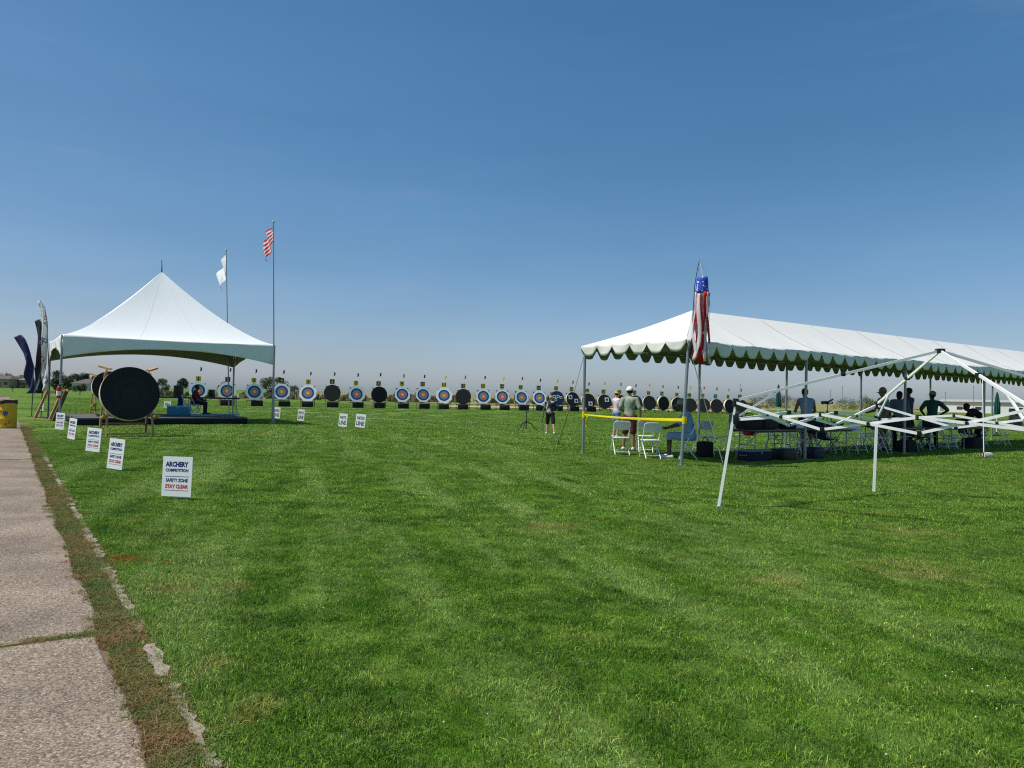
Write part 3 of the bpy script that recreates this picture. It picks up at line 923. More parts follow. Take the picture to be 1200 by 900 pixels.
# long slopes, hipped ends
for sgn in (0, 1):
    def slope(u, s, sgn=sgn):
        t_r = hip + (TL - 2 * hip) * u; t_e = -ov + (TL + 2 * ov) * u
        t_ = t_r + (t_e - t_r) * s
        w = TW / 2 + (TW / 2 + ov) * s * (1 if sgn else -1)
        return lp(t_, w, LR + (LE - LR) * s + sag(t_e, s) - 0.05 * math.sin(math.pi * s) + 0.012 * math.sin(t_ * 5.1 + s * 3) * s)
    mb.grid(slope, 90, 10)
for end in (0, 1):
    def hipf(u, s, end=end):
        w = TW / 2 + (TW / 2 + ov) * (2 * u - 1) * s
        t_ = (hip - (hip + ov) * s) if not end else (TL - hip + (hip + ov) * s)
        return lp(t_, w, LR + (LE - LR) * s - 0.07 * math.sin(math.pi * s) * (1 - abs(2 * u - 1)) - 0.05 * math.sin(math.pi * s) * abs(2 * u - 1))
    mb.grid(hipf, 14, 10)
mb.build('roof_sheet', M_CREAM, lt, smooth='all')
M_SHADE_C = mat('cream tent lining', (0.27, 0.27, 0.235), 0.7, 0.08, 0.8)  # added inner skin below the roof, underside shade put into its dark colour
ml = MB(); ml.add([(v[0], v[1], v[2] - 0.03) for v in mb.v], mb.f); ml.build('shade_skin', M_SHADE_C, lt, smooth='all')
M_SEAM = mat('tent seam', (0.70, 0.70, 0.65), 0.6, 0.05)
for sgn in (0, 1):
    t_ = 2.35
    while t_ < TL - 2:
        mb = MB()
        def sm(u, v, t_=t_, sgn=sgn):
            s = 0.02 + 0.97 * v
            if t_ < hip: s = max(s, 1 - t_ / hip)
            w = TW / 2 + (TW / 2 + ov) * s * (1 if sgn else -1)
            return lp(t_ + 0.03 * (u - 0.5), w, LR + (LE - LR) * s + sag(t_, s) - 0.05 * math.sin(math.pi * s) + 0.012 * math.sin(t_ * 5.1 + s * 3) * s + 0.007)
        mb.grid(sm, 1, 12); mb.build('seam', M_SEAM, lt, smooth='all'); t_ += 2.35
def valance(p0, p1, nl, nrm, seed):
    flip = ((p1 - p0).cross(Vector((0, 0, -1)))).dot(nrm) > 0
    mb = MB(); ln = (p1 - p0).length; n_ = nl * 8
    prof = [0.07, 0.175, 0.265, 0.285, 0.29, 0.285, 0.265, 0.175]
    vr = random.Random(seed); js = [vr.uniform(0.9, 1.1) for _ in range(nl + 1)]
    def fn(u, v):
        i = int(round(u * n_)); dep = prof[i % 8] * js[min(i // 8, nl)] + 0.015 * math.sin(u * ln * 0.9 + seed)
        t_e = u * ln
        wob = 0.03 * math.sin(u * ln * 4.2 + seed) * v + 0.012 * math.sin(u * ln * 13 + v * 3) * v
        return p0.lerp(p1, u) + Vector((0, 0, LE + (sag(t_e, 1.0) if ln > 5 else 0) + 0.004 - dep * v)) + nrm * (0.012 + wob * 0.7)
    mb.grid(fn, n_, 4, 0.003)
    mb.inner() if flip else None
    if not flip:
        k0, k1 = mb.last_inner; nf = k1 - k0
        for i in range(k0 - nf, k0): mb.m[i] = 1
    mb.build('valance', [M_CREAM, M_SHADE_C], lt, smooth='all')  # scallop backs take the dark colour that stands for shade inside
valance(lp(-ov, TW + ov, 0), lp(TL + ov, TW + ov, 0), 58, lw, 1)
valance(lp(-ov, -ov, 0), lp(TL + ov, -ov, 0), 58, -lw, 2)
valance(lp(-ov, -ov, 0), lp(-ov, TW + ov, 0), 6, -ld, 3)
valance(lp(TL + ov, -ov, 0), lp(TL + ov, TW + ov, 0), 6, ld, 4)
FT = [0, 4.4, 9.2, 14.2, 19.3, 24.3, 29.0]; BT = [0, 4.3, 8.4, 12.7, 17.6, 23.0, 29.0]
for w, ts in ((TW, FT), (0, BT)):
    for k, t_ in enumerate(ts):
        b_ = lp(t_, w, 0); tp = lp(t_, w, LE - 0.05)
        if w == TW and k == 0: b_ = b_ + Vector((-0.05, 0, 0)); tp = tp + Vector((0.06, 0, 0))
        mb = MB(); mb.tube([b_, tp], 0.035, 10); mb.tube([b_, b_ + Vector((0, 0, 0.02))], 0.08, 8)
        mb.build('pole', M_STEEL, lt, smooth=True)
for w in (0.02, TW - 0.02):
    mb = MB(); mb.tube([lp(0, w, LE - 0.10), lp(TL, w, LE - 0.10)], 0.028, 8); mb.build('eave_rail', M_STEEL, lt, smooth=True)
mb = MB(); mb.tube([lp(hip, TW / 2, LR - 0.14), lp(TL - hip, TW / 2, LR - 0.14)], 0.028, 8); mb.build('ridge_rail', M_STEEL, lt, smooth=True)
for t_ in FT[1:-1]:
    mb = MB(); mb.tube([lp(t_, 0.03, LE - 0.12), lp(t_, TW / 2, LR - 0.15), lp(t_, TW - 0.03, LE - 0.12)], 0.025, 8); mb.build('rafter', M_STEEL, lt, smooth=True)
# guy ropes with stakes
def guy(top, foot, m=M_ROPE, r_=0.009, stake=True):
    mb = MB(); top, foot = Vector(top), Vector(foot)
    mb.tube([top.lerp(foot, k / 8) - Vector((0, 0, 0.05 * math.sin(math.pi * k / 8))) for k in range(9)], r_, 6); mb.build('guy_rope', m, lt, smooth=True)
    mb = MB(); mb.tube([foot + Vector((0, 0, -0.2)), foot + Vector((-0.02, 0, 0.14))], 0.016, 8); mb.ell(foot + Vector((-0.02, 0, 0.15)), (0.028, 0.028, 0.02), nu=8, nv=5); mb.build('stake', M_DKSTEEL, lt)
g0 = gp(655, 521) - A0
guy(lp(0, 0, LE - 0.15), g0, M_DKSTEEL, 0.005)
mb = MB(); tpp = lp(0, 0, LE - 0.15).lerp(g0, 0.62); mb.tube([tpp, g0 + Vector((0, 0, 0.16))], 0.016, 8); mb.build('rope_sleeve', mat('dull yellow plastic', (0.45, 0.38, 0.14), 0.6), lt)
guy(lp(0.1, TW, LE - 0.12), gp(848, 545) - A0)
guy(lp(14.0, TW + 0.02, LE - 0.2), gp(1153, 537) - A0)
mb = MB(); c_ = gp(1155, 536) - A0; mb.bbox(c_ + Vector((0.05, 0, 0.07)), (0.24, 0.18, 0.14), b=0.05); mb.build('weight_bag', cloth('white sack', (0.6, 0.6, 0.55)), lt, smooth=True)
# yellow barrier ribbon between the two end poles
rb = empty('barrier_ribbon', A0, 0, 'bright yellow barrier ribbon tied between two tent end poles', 'ribbon')
mb = MB()
q0 = Vector((at(684.5, 486, A0.y).x, A0.y, at(684.5, 486, A0.y).z)) - A0; q1 = at(802, 492.5, B0.y) - A0
def rbf(u, v):
    p_ = q0.lerp(q1, u); w_ = 0.020 + 0.020 * u
    a = 0.9 * math.sin(u * 9) * (1 - u) * u + 0.25
    return p_ + Vector((0, 0, -0.03 * math.sin(math.pi * u))) + Vector((0, math.sin(a), math.cos(a))) * (0.5 - v) * w_ * 2 + lw * 0 + Vector((0, -0.05, 0))
mb.grid(rbf, 60, 3, 0.002); mb.build('ribbon_span', M_YELLOW, rb, smooth='all')
for p_, hh in ((q0, 0.16), (q1, 0.16)):
    mb = MB(); mb.lathe([(0.05, -hh / 2), (0.055, 0), (0.05, hh / 2)], 12, c=p_ + Vector((0.0, 0, 0)), close=False); mb.build('ribbon_wrap', M_YELLOW, rb, smooth='all')
mb = MB(); mb.grid(lambda u, v: q0 + Vector((0.04 + 0.05 * u, -0.05 - 0.02 * math.sin(v * 6), -0.04 - 0.28 * v)), 2, 8, 0.002); mb.build('ribbon_tail', M_YELLOW, rb, smooth='all')

# ------------------------------------------------------------------ windsock on the tent corner
wy = B0.y - 0.12
wt = at(823, 325, wy); wb = at(823, 344, wy)
ws = empty('windsock', wt, 0, 'red, white and blue windsock with long streamers at the tent corner', 'windsock')
def star_mat():
    m = bpy.data.materials.new('blue star cloth'); m.use_nodes = True
    N, L = m.node_tree.nodes, m.node_tree.links; p = N['Principled BSDF']; p.inputs['Roughness'].default_value = 0.7
    tc = N.new('ShaderNodeTexCoord'); vo = N.new('ShaderNodeTexVoronoi'); vo.inputs['Scale'].default_value = 17; L.new(tc.outputs['Object'], vo.inputs['Vector'])
    lt_ = N.new('ShaderNodeMath'); lt_.operation = 'LESS_THAN'; lt_.inputs[1].default_value = 0.3; L.new(vo.outputs['Distance'], lt_.inputs[0])
    mx = N.new('ShaderNodeMix'); mx.data_type = 'RGBA'; L.new(lt_.outputs[0], mx.inputs['Factor']); mx.inputs['A'].default_value = (0.016, 0.06, 0.46, 1); mx.inputs['B'].default_value = (0.8, 0.8, 0.85, 1)
    L.new(mx.outputs['Result'], p.inputs['Base Color']); return m
sh = wt.z - wb.z
mb = MB(); mb.grid(lambda u, v: Vector(((0.115 + 0.025 * v) * math.cos(u * 2 * math.pi), (0.115 + 0.025 * v) * math.sin(u * 2 * math.pi), -sh * v)), 24, 5, 0.003); mb.build('sock_tube', star_mat(), ws, smooth='all')
M_SR = mat('red streamer', (0.78, 0.03, 0.035), 0.6, 0.1, trans=0.5); M_SW = mat('white streamer', (0.88, 0.85, 0.88), 0.6, 0.04, trans=0.5)
wr_ = random.Random(4)
for k in range(20):
    a = 2 * math.pi * k / 20 + 0.2; ph = wr_.uniform(0, 6); ln = wr_.uniform(1.3, 1.58); out_ = wr_.uniform(-0.06, 0.10)
    mb = MB()
    def stf(u, v, a=a, ph=ph, ln=ln, out_=out_):
        rr = 0.145 + out_ * v + 0.02 * math.sin(v * 8 + ph)
        aa = a + (u - 0.5) * 0.50 * (1 - 0.15 * v) + 0.45 * math.sin(v * 5 + ph) * v
        return Vector((rr * math.cos(aa) + 0.03 * v, rr * math.sin(aa), -sh - ln * v + 0.02))
    mb.grid(stf, 3, 18, 0.002); mb.build('streamer', M_SR if k % 2 else M_SW, ws, smooth='all')
apex = at(820, 304, wy) - wt
for a in (0.3, 2.4, 4.5):
    mb = MB(); mb.tube([(0.115 * math.cos(a), 0.115 * math.sin(a), 0), apex], 0.004, 5); mb.build('string', M_ROPE, ws)
pole_pts = [at(811.5, 400, wy + 0.1) - wt, at(812, 370, wy + 0.1) - wt, at(814, 335, wy + 0.08) - wt, at(817.5, 314, wy + 0.04) - wt, apex]
mb = MB(); mb.tube([Vector((*(at(808, 425, B0.y - 0.05) - wt).xy, (at(808, 425, B0.y - 0.05) - wt).z))] + pole_pts, [0.012, 0.012, 0.011, 0.009, 0.007, 0.005], 6); mb.build('hanger_rod', M_DKSTEEL, ws, smooth=True)
mb = MB(); q_ = at(810, 403, wy + 0.06) - wt; mb.tube([q_ + Vector((-0.03, 0, -0.22)), q_ + Vector((0.03, 0, 0.12))], 0.03, 8); mb.build('clamp', M_BLACKPL, ws)

# ------------------------------------------------------------------ bare pop-up canopy frame
L1 = gp(842, 594); L2 = gp(1024, 577)
L1t = Vector((*at(862, 482, L1.y).xy, 0)); L2t = Vector((*at(1028, 485, L2.y).xy, 0))
L3t = Vector((*at(1206, 500, 8.2).xy, 0))
L4t = L2t + L3t - L1t
pc = (L1t + L2t + L3t + L4t) / 4
pf_ = empty('canopy_frame', pc, 0, 'bare white folding canopy frame without a cover, legs half open', 'canopy frame')
tops = [L1t - pc, L3t - pc, L4t - pc, L2t - pc]
feet = [L1 - pc, (L3t - pc) * 1.06, (L4t - pc) * 1.04, L2 - pc]
ZT, ZS, NT, NB_ = 1.40, 1.17, 1.275, 1.085
for tp, ft in zip(tops, feet):
    mb = MB(); up = Vector((tp.x, tp.y, ZT)); dn = Vector((ft.x, ft.y, 0)); mb.beam(dn, dn.lerp(up, 0.80), 0.038, 0.038, (0.3, 1, 0)); mb.build('leg', M_WHITEP, pf_)
    mb = MB(); mb.beam(dn.lerp(up, 0.78), up, 0.028, 0.028, (0.3, 1, 0)); mb.build('inner_leg', M_WHITEP, pf_)
    mb = MB(); mb.bbox(up, (0.07, 0.07, 0.11), b=0.012); mb.build('corner_hub', M_BLACKPL, pf_, smooth=True)
    mb = MB(); mb.bbox(Vector((tp.x, tp.y, ZS)), (0.075, 0.075, 0.13), b=0.012); mb.build('slide_hub', M_BLACKPL, pf_, smooth=True)
    mb = MB(); mb.box(dn + Vector((0, 0, 0.006)), (0.09, 0.09, 0.012)); mb.build('foot_plate', M_STEEL, pf_)
PKf = at(1095, 411, pc.y).z
apexf = Vector((0, 0, PKf))
for k in range(4):
    a, b_ = tops[k], tops[(k + 1) % 4]
    n1, n2 = a.lerp(b_, 1 / 3), a.lerp(b_, 2 / 3)
    nodes = [(a, ZT, ZS), (n1, NT, NB_), (n2, NT, NB_), (b_, ZT, ZS)]
    off = Vector(((b_ - a).y, -(b_ - a).x, 0)).normalized() * 0.018
    for i in range(3):
        (p0, t0, b0), (p1, t1, b1) = nodes[i], nodes[i + 1]
        mb = MB(); mb.beam(z3(p0, t0) + off, z3(p1, b1) + off, 0.024, 0.034, (0, 0, 1)); mb.build('truss_bar', M_WHITEP, pf_)
        mb = MB(); mb.beam(z3(p0, b0) - off, z3(p1, t1) - off, 0.024, 0.034, (0, 0, 1)); mb.build('truss_bar', M_WHITEP, pf_)
        m0 = (z3(p0, t0) + z3(p1, b1)) / 2
        f_ = 0.5 if True else 0
        # the bars cross where their heights agree
        d0 = t0 - b0; d1 = (b1 - t1); s_ = d0 / (d0 - d1)
        c_ = z3(p0.lerp(p1, s_), t0 + (b1 - t0) * s_)
        mb = MB(); mb.tube([c_ - off * 2.2, c_ + off * 2.2], 0.022, 8); mb.build('pivot', M_BLACKPL, pf_, smooth=True)
    for nn in (n1, n2):
        for zz in (NT, NB_):
            mb = MB(); mb.bbox(z3(nn, zz), (0.055, 0.055, 0.06), b=0.01); mb.build('joint_hub', M_BLACKPL, pf_, smooth=True)
for tp in tops:
    u0 = Vector((tp.x, tp.y, ZT + 0.03)); dirv = apexf - u0
    kn = u0 + dirv * 0.22
    mb = MB(); mb.beam(u0, apexf, 0.024, 0.034, (0, 0, 1)); mb.build('rafter', M_WHITEP, pf_)
    mb = MB(); mb.beam(Vector((tp.x, tp.y, ZS + 0.04)) + dirv * 0.015, kn, 0.022, 0.026, (0, 0, 1)); mb.build('strut', M_WHITEP, pf_)
    mb = MB(); mb.bbox(u0 + dirv * 0.52, (0.06, 0.06, 0.05), b=0.01); mb.build('knuckle', M_BLACKPL, pf_, smooth=True)
mb = MB(); mb.bbox(apexf, (0.1, 0.1, 0.06), b=0.015); mb.build('peak_hub', M_BLACKPL, pf_, smooth=True)

# ------------------------------------------------------------------ yard signs
def stakes(r, w, z0):
    for x in (-w * 0.28, w * 0.28):
        mb = MB(); mb.tube([(x, 0.004, -0.1), (x, 0.004, z0 + 0.12)], 0.0035, 6); mb.build('wire_stake', M_STEEL, r)
def safety_sign(px, gy, W, H, yaw, tilt, label, base=0.035):
    g = gp(px, gy)
    r = empty('yard_sign', g, math.atan2(-g.x, g.y) * -1 * 0 + yaw, label, 'sign', 'safety zone yard signs')
    t_ = R(tilt)
    pn = empty('x') if False else None
    mb = MB(); mb.box((0, 0, base + H / 2), (W, 0.006, H)); pnl = mb.build('panel', M_CARD, r)
    y = -0.0045
    L_ = lambda b, x0, x1, z0, z1, m, bo=0.015: letter(b, -W / 2 + W * x0, -W / 2 + W * x1, base + H * z0, base + H * z1, y, m, pnl, bold=bo)
    L_('ARCHERY', .097, .864, .742, .875, M_NAVYINK, .05); L_('COMPETITION', .097, .874, .617, .697, M_NAVYINK, .04)
    L_('SAFETY ZONE', .126, .874, .363, .45, M_NAVYINK, .04); L_('STAY CLEAR', .117, .893, .203, .303, M_REDINK, .05)
    for zz, m_ in ((.503, M_NAVYINK), (.155, M_REDINK)):
        mb = MB(); mb.box((0, y, base + H * zz), (W * .82, 0.001, H * .008)); mb.build('printed_rule', m_, pnl)
    stakes(r, W, base)
    r.rotation_euler = (R(-3), t_, yaw)
    return r
safety_sign(206, 586, 0.425, 0.505, R(-12), -0.5, 'nearest white archery competition safety zone sign, alone on the lawn', 0.045)
safety_sign(133.5, 552, 0.34, 0.51, R(-20), 3.5, 'white safety zone sign just left of the nearest one, tilted to the path')
safety_sign(108, 531, 0.40, 0.50, R(-20), 2.5, 'white safety zone sign in front of the big black target stand')
safety_sign(82.8, 516, 0.32, 0.54, R(-28), 5, 'narrow looking white safety zone sign, leaning, beside the tent leg foot')
safety_sign(69.2, 504.5, 0.34, 0.53, R(-15), 2, 'white safety zone sign standing nearest the empty wooden easel')
safety_sign(48.5, 482, 0.26, 0.42, R(-20), 0, 'tiny distant white safety zone sign seen through the empty wooden easel')
def line_sign(px, gy, W, H, yaw, words, label, tilt=4, name='yard_sign'):
    g = gp(px, gy); base = 0.04
    r = empty(name, g, yaw, label, 'sign', 'line marker signs on the field')
    mb = MB(); mb.box((0, 0, base + H / 2), (W, 0.006, H)); pnl = mb.build('panel', M_CARD, r)
    if len(words) == 2:
        letter(words[0], -W * .38, W * .38, base + H * .56, base + H * .82, -0.0045, M_BLACKINK, pnl, bold=.03)
        letter(words[1], -W * .40, W * .40, base + H * .14, base + H * .46, -0.0045, M_BLACKINK, pnl, bold=.03)
    else:
        letter(words[0], -W * .36, W * .36, base + H * .25, base + H * .75, -0.0045, M_BLACKINK, pnl, bold=.03)
    stakes(r, W, base); r.rotation_euler = (R(-3), R(tilt), yaw)
line_sign(401, 501, 0.37, 0.52, R(-16), ('PHOTO', 'LINE'), 'white photo line sign next to the waiting line sign')
line_sign(421.5, 502, 0.43, 0.53, R(-16), ('WAITING', 'LINE'), 'white waiting line sign, rightmost of the field marker signs')
line_sign(352, 494, 0.36, 0.53, R(-18), ('PHOTO', 'LINE'), 'small white line sign between the flagpole and the photo line sign', 3)
line_sign(323.5, 491, 0.42, 0.55, R(-18), ('WAITING', 'LINE'), 'white line sign half hidden behind the tall flagpole', 2)
line_sign(196, 478, 0.50, 0.44, 0, ('30m',), 'small white placard reading thirty behind the stage tables', 0)

# ------------------------------------------------------------------ archery targets in a long row
def ring_mat():
    m = bpy.data.materials.new('ringed target print'); m.use_nodes = True
    N, L = m.node_tree.nodes, m.node_tree.links; p = N['Principled BSDF']; p.inputs['Roughness'].default_value = 0.75
    tc = N.new('ShaderNodeTexCoord'); sp = N.new('ShaderNodeSeparateXYZ'); L.new(tc.outputs['Object'], sp.inputs[0])
    cb = N.new('ShaderNodeCombineXYZ'); L.new(sp.outputs[0], cb.inputs[0]); L.new(sp.outputs[2], cb.inputs[1])
    ln = N.new('ShaderNodeVectorMath'); ln.operation = 'LENGTH'; L.new(cb.outputs[0], ln.inputs[0])
    cr = N.new('ShaderNodeValToRGB'); cr.color_ramp.interpolation = 'CONSTANT'; e = cr.color_ramp.elements
    e[0].position = 0; e[0].color = (0.78, 0.52, 0.03, 1); e[1].position = 0.545; e[1].color = (0.80, 0.83, 0.84, 1)
    for ps, c_ in ((0.14, (0.72, 0.10, 0.045, 1)), (0.265, (0.075, 0.25, 0.50, 1)), (0.40, (0.012, 0.035, 0.12, 1))):
        q = e.new(ps); q.color = c_
    L.new(ln.outputs['Value'], cr.inputs[0]); L.new(cr.outputs[0], p.inputs['Base Color'])
    return m
M_RING = ring_mat()
M_EDGE = mat('cream foam edge', (0.62, 0.58, 0.48), 0.85, 0.15, 6)
M_CARDY = mat('yellow card', (0.80, 0.58, 0.02), 0.5, 0.05); M_CARDB = mat('black card', (0.02, 0.022, 0.02), 0.5, 0.2)
M_INKY = mat('yellow ink', (0.72, 0.58, 0.08), 0.5, 0.05)
M_GREYMAT = mat('grey foam', (0.045, 0.047, 0.052), 0.9, 0.25, 9, bump=0.3, bscale=60)
M_NAVYMAT = mat('navy target face', (0.02, 0.04, 0.10), 0.8, 0.25, 6)

TA, TB = gp(297.5, 476), gp(850, 485)
tdir = (TB - TA).normalized(); tn = Vector((tdir.y, -tdir.x, 0)); TTH = math.atan2(tn.x, -tn.y)
def on_row(px):
    """where picture column px meets the row of targets, on the ground"""
    d = at(px, hor(px) + 15, 100.0); k = d.x / d.y
    s_ = (TA.x - k * TA.y) / (k * tdir.y - tdir.x)
    return TA + tdir * s_

def disc(R_, th, tilt, c, name, mats, parent, rings=0):
    """round layered mat facing -Y, leaning back; slot 0 face, slot 1 rim"""
    mb = MB(); rot = Matrix.Rotation(R(90), 3, 'X')
    prof = []
    if rings:
        prof = [(0.0005, 0.0)]
        for k in range(1, rings + 1):
            r_ = (R_ - 0.02) * k / rings
            prof += [(r_ - 0.009, 0.0), (r_ - 0.004, -0.0012), (r_, 0.0)]
    else:
        prof = [(0.0005, 0.0)]
    prof += [(R_ - 0.012, 0.0), (R_, -0.012)]
    mb.lathe(prof, 48, rot=rot, close=False)
    mb.mi = 1
    mb.lathe([(R_, -0.012), (R_ + 0.004, -th * 0.33), (R_ - 0.004, -th * 0.36), (R_ + 0.003, -th * 0.66), (R_ - 0.004, -th * 0.69), (R_, -th + 0.01), (R_ - 0.02, -th), (0.0005, -th)], 48, rot=rot, close=False)
    o = mb.build(name, mats, parent, smooth=True)
    o.location = c; o.rotation_euler = (R(-tilt), 0, 0)
    return o

row = [232, 266, 297.5, 329.6, 360.6, 389, 417.4, 444, 471, 495.4, 520, 542.6, 566, 588.3, 610.7, 631.6, 652, 670.7, 689, 708, 727, 744.7, 760.7, 777, 794, 808.7, 824.2, 839.5, 854.5, 868]
faced = {1, 2, 3, 4, 5, 7, 9, 10, 11, 13, 14, 15, 16}
flagc = [mat('tiny red flag', (0.5, 0.05, 0.04), 0.8), mat('tiny dark flag', (0.03, 0.03, 0.05), 0.8), mat('tiny yellow flag', (0.75, 0.55, 0.05), 0.8)]
tr_ = random.Random(21)
NUMW = ['zero', 'one', 'two', 'three', 'four', 'five', 'six', 'seven', 'eight', 'nine', 'ten', 'eleven', 'twelve', 'thirteen', 'fourteen', 'fifteen', 'sixteen', 'seventeen', 'eighteen', 'nineteen', 'twenty'] + ['twenty ' + q for q in ('one', 'two', 'three', 'four', 'five', 'six', 'seven', 'eight', 'nine')] + ['thirty']
for i, px in enumerate(row):
    k = i + 1; kw = NUMW[k]
    g = on_row(px)
    hc = float(np.interp(px, [232, 650, 700, 870], [1.32, 1.30, 1.08, 0.86])) + tr_.uniform(-0.05, 0.04)
    RD = 0.745
    if k in faced: lab = f'round archery target with ringed coloured face under number {kw} card'
    elif k in (6, 8, 12): lab = f'bare black round archery target under number {kw} card, between coloured ones'
    elif k == 17: lab = 'dark blue faced archery target under number seventeen card, behind the archer'
    elif k == 18: lab = 'black archery target with two pinned white papers under number eighteen card'
    elif k == 19: lab = 'black archery target with one white paper low down, number nineteen card'
    else: lab = f'black archery target in the far end of the row under number {kw} card'
    r = empty('archery_target', g, TTH + R(tr_.uniform(-11, 11)), lab, 'target', 'archery targets in a long row')
    edge = M_EDGE if k >= 18 else M_GREYMAT
    tilt = 10 + tr_.uniform(-5, 5)
    face_m = M_FOAM if k != 17 else M_NAVYMAT
    mt = disc(RD, 0.24, tilt, (0, -0.10, hc), 'mat', [face_m, edge], r)
    if k in faced:
        mb = MB(); nn = 8; Rr = 0.79 + tr_.uniform(-0.02, 0.03); a0 = R(22.5 + tr_.uniform(-6, 6))
        pts_ = []
        for j in range(nn):
            a = a0 + 2 * math.pi * j / nn; rr = Rr * (1.0 + tr_.uniform(-0.035, 0.035)); pts_.append((rr * math.cos(a), rr * math.sin(a)))
        mb.prism(pts_, lambda u, v, w: Vector((u, -0.006 - w, v)), 0.004)
        mb.build('paper_face', M_RING, mt)
    elif k in (17, 18, 19, 20):
        sq = {17: [(-0.28, 0.18, .3), (0.12, 0.2, .28), (0.42, 0.1, .25), (-.1, -.1, .25)], 18: [(-0.28, 0.22, .42), (0.36, -0.16, .42)], 19: [(0.2, -0.3, .42)], 20: [(.25, .2, .45)]}[k]
        for (x, z, s_) in sq:
            mb = MB(); mb.box((x, -0.01, z), (s_, 0.006, s_)); pp = mb.build('pinned_paper', M_CARD, mt)
            mb = MB(); mb.lathe([(0.001, 0), (s_ * .3, 0)], 14, c=(x, -0.0165, z), rot=Matrix.Rotation(R(90), 3, 'X'), close=False); mb.build('spot', M_NAVYMAT, pp)
    for sx in (-1, 1):
        mb = MB(); mb.beam((sx * 0.62, -0.20, 0.0), (sx * 0.52, 0.32, hc + 0.62), 0.07, 0.045, (1, 0, 0)); mb.build('leg', M_DKWOOD, r)
    mb = MB(); mb.beam((0, 0.95, 0.0), (0, 0.30, hc + 0.45), 0.07, 0.045, (1, 0, 0)); mb.build('rear_leg', M_DKWOOD, r)
    zb = max(hc - RD - 0.03, 0.06)
    mb = MB(); mb.beam((-0.68, -0.2, zb), (0.68, -0.2, zb), 0.09, 0.05); mb.build('ledge', M_DKWOOD, r)
    mb = MB(); mb.beam((-0.62, 0.30, hc + 0.58), (0.62, 0.30, hc + 0.58), 0.08, 0.04); mb.build('top_rail', M_DKWOOD, r)
    if zb > 0.3:
        mb = MB(); mb.bbox((tr_.uniform(-0.05, 0.25), -0.28, 0.25), (1.0, 0.26, 0.5), b=0.04); mb.build('weight_box', M_BLACKCL, r, smooth=True)
    # number card
    yel = k % 2 == 1
    cz = hc + RD + 0.27
    mb = MB(); mb.beam((-0.02, 0.25, hc + 0.5), (-0.02, 0.25, cz), 0.04, 0.03); mb.build('card_post', M_DKWOOD, r)
    mb = MB(); mb.box((-0.02, 0.215, cz), (0.42, 0.015, 0.42)); cd_ = mb.build('number_card', M_CARDY if yel else M_CARDB, r)
    w_ = 0.10 if k < 10 else 0.16
    if k == 1: w_ = 0.05
    letter(str(k), -0.02 - w_, -0.02 + w_, cz - 0.15, cz + 0.15, 0.205, M_BLACKINK if yel else M_INKY, cd_, 'numeral', 0.03)
    mb = MB(); tz = hc + 1.95 + tr_.uniform(-0.1, 0.1); mb.tube([(0.1, 0.3, hc + 0.4), (0.1, 0.3, tz)], 0.007, 5); mb.build('flag_rod', M_WHITEP, r)
    mb = MB(); mb.grid(lambda u, v: Vector((0.1 + 0.03 * math.sin(v * 4) + 0.13 * u, 0.3 + 0.03 * math.sin(u * 5), tz - 0.32 * v)), 4, 4, 0.003); mb.build('wind_flag', flagc[k % 3 if k > 8 else 1], r)

# ------------------------------------------------------------------ big spare targets on timber easels by the stage
def ringfoam():
    if 'ringed black foam' in MATS: return MATS['ringed black foam']
    m = mat('ringed black foam', (0.017, 0.018, 0.021), 0.85, 0.3, 9, bump=0.5, bscale=50)
    N, L = m.node_tree.nodes, m.node_tree.links; p = N['Principled BSDF']
    tc = N.new('ShaderNodeTexCoord'); sp = N.new('ShaderNodeSeparateXYZ'); L.new(tc.outputs['Object'], sp.inputs[0])
    cb = N.new('ShaderNodeCombineXYZ'); L.new(sp.outputs[0], cb.inputs[0]); L.new(sp.outputs[2], cb.inputs[1])
    ln = N.new('ShaderNodeVectorMath'); ln.operation = 'LENGTH'; L.new(cb.outputs[0], ln.inputs[0])
    cr = N.new('ShaderNodeValToRGB'); e = cr.color_ramp.elements
    e[0].position = 0; e[0].color = (0.024, 0.025, 0.028, 1); e[1].position = 0.9; e[1].color = (0.013, 0.014, 0.016, 1)
    for ps, c_ in ((0.17, .020), (0.19, .030), (0.21, .017), (0.40, .018), (0.42, .027), (0.44, .015), (0.62, .015), (0.64, .021), (0.66, .014)):
        q = e.new(ps); q.color = (c_, c_ * 1.04, c_ * 1.12, 1)
    L.new(ln.outputs['Value'], cr.inputs[0])
    L.new(cr.outputs[0], p.inputs['Base Color'])
    return m
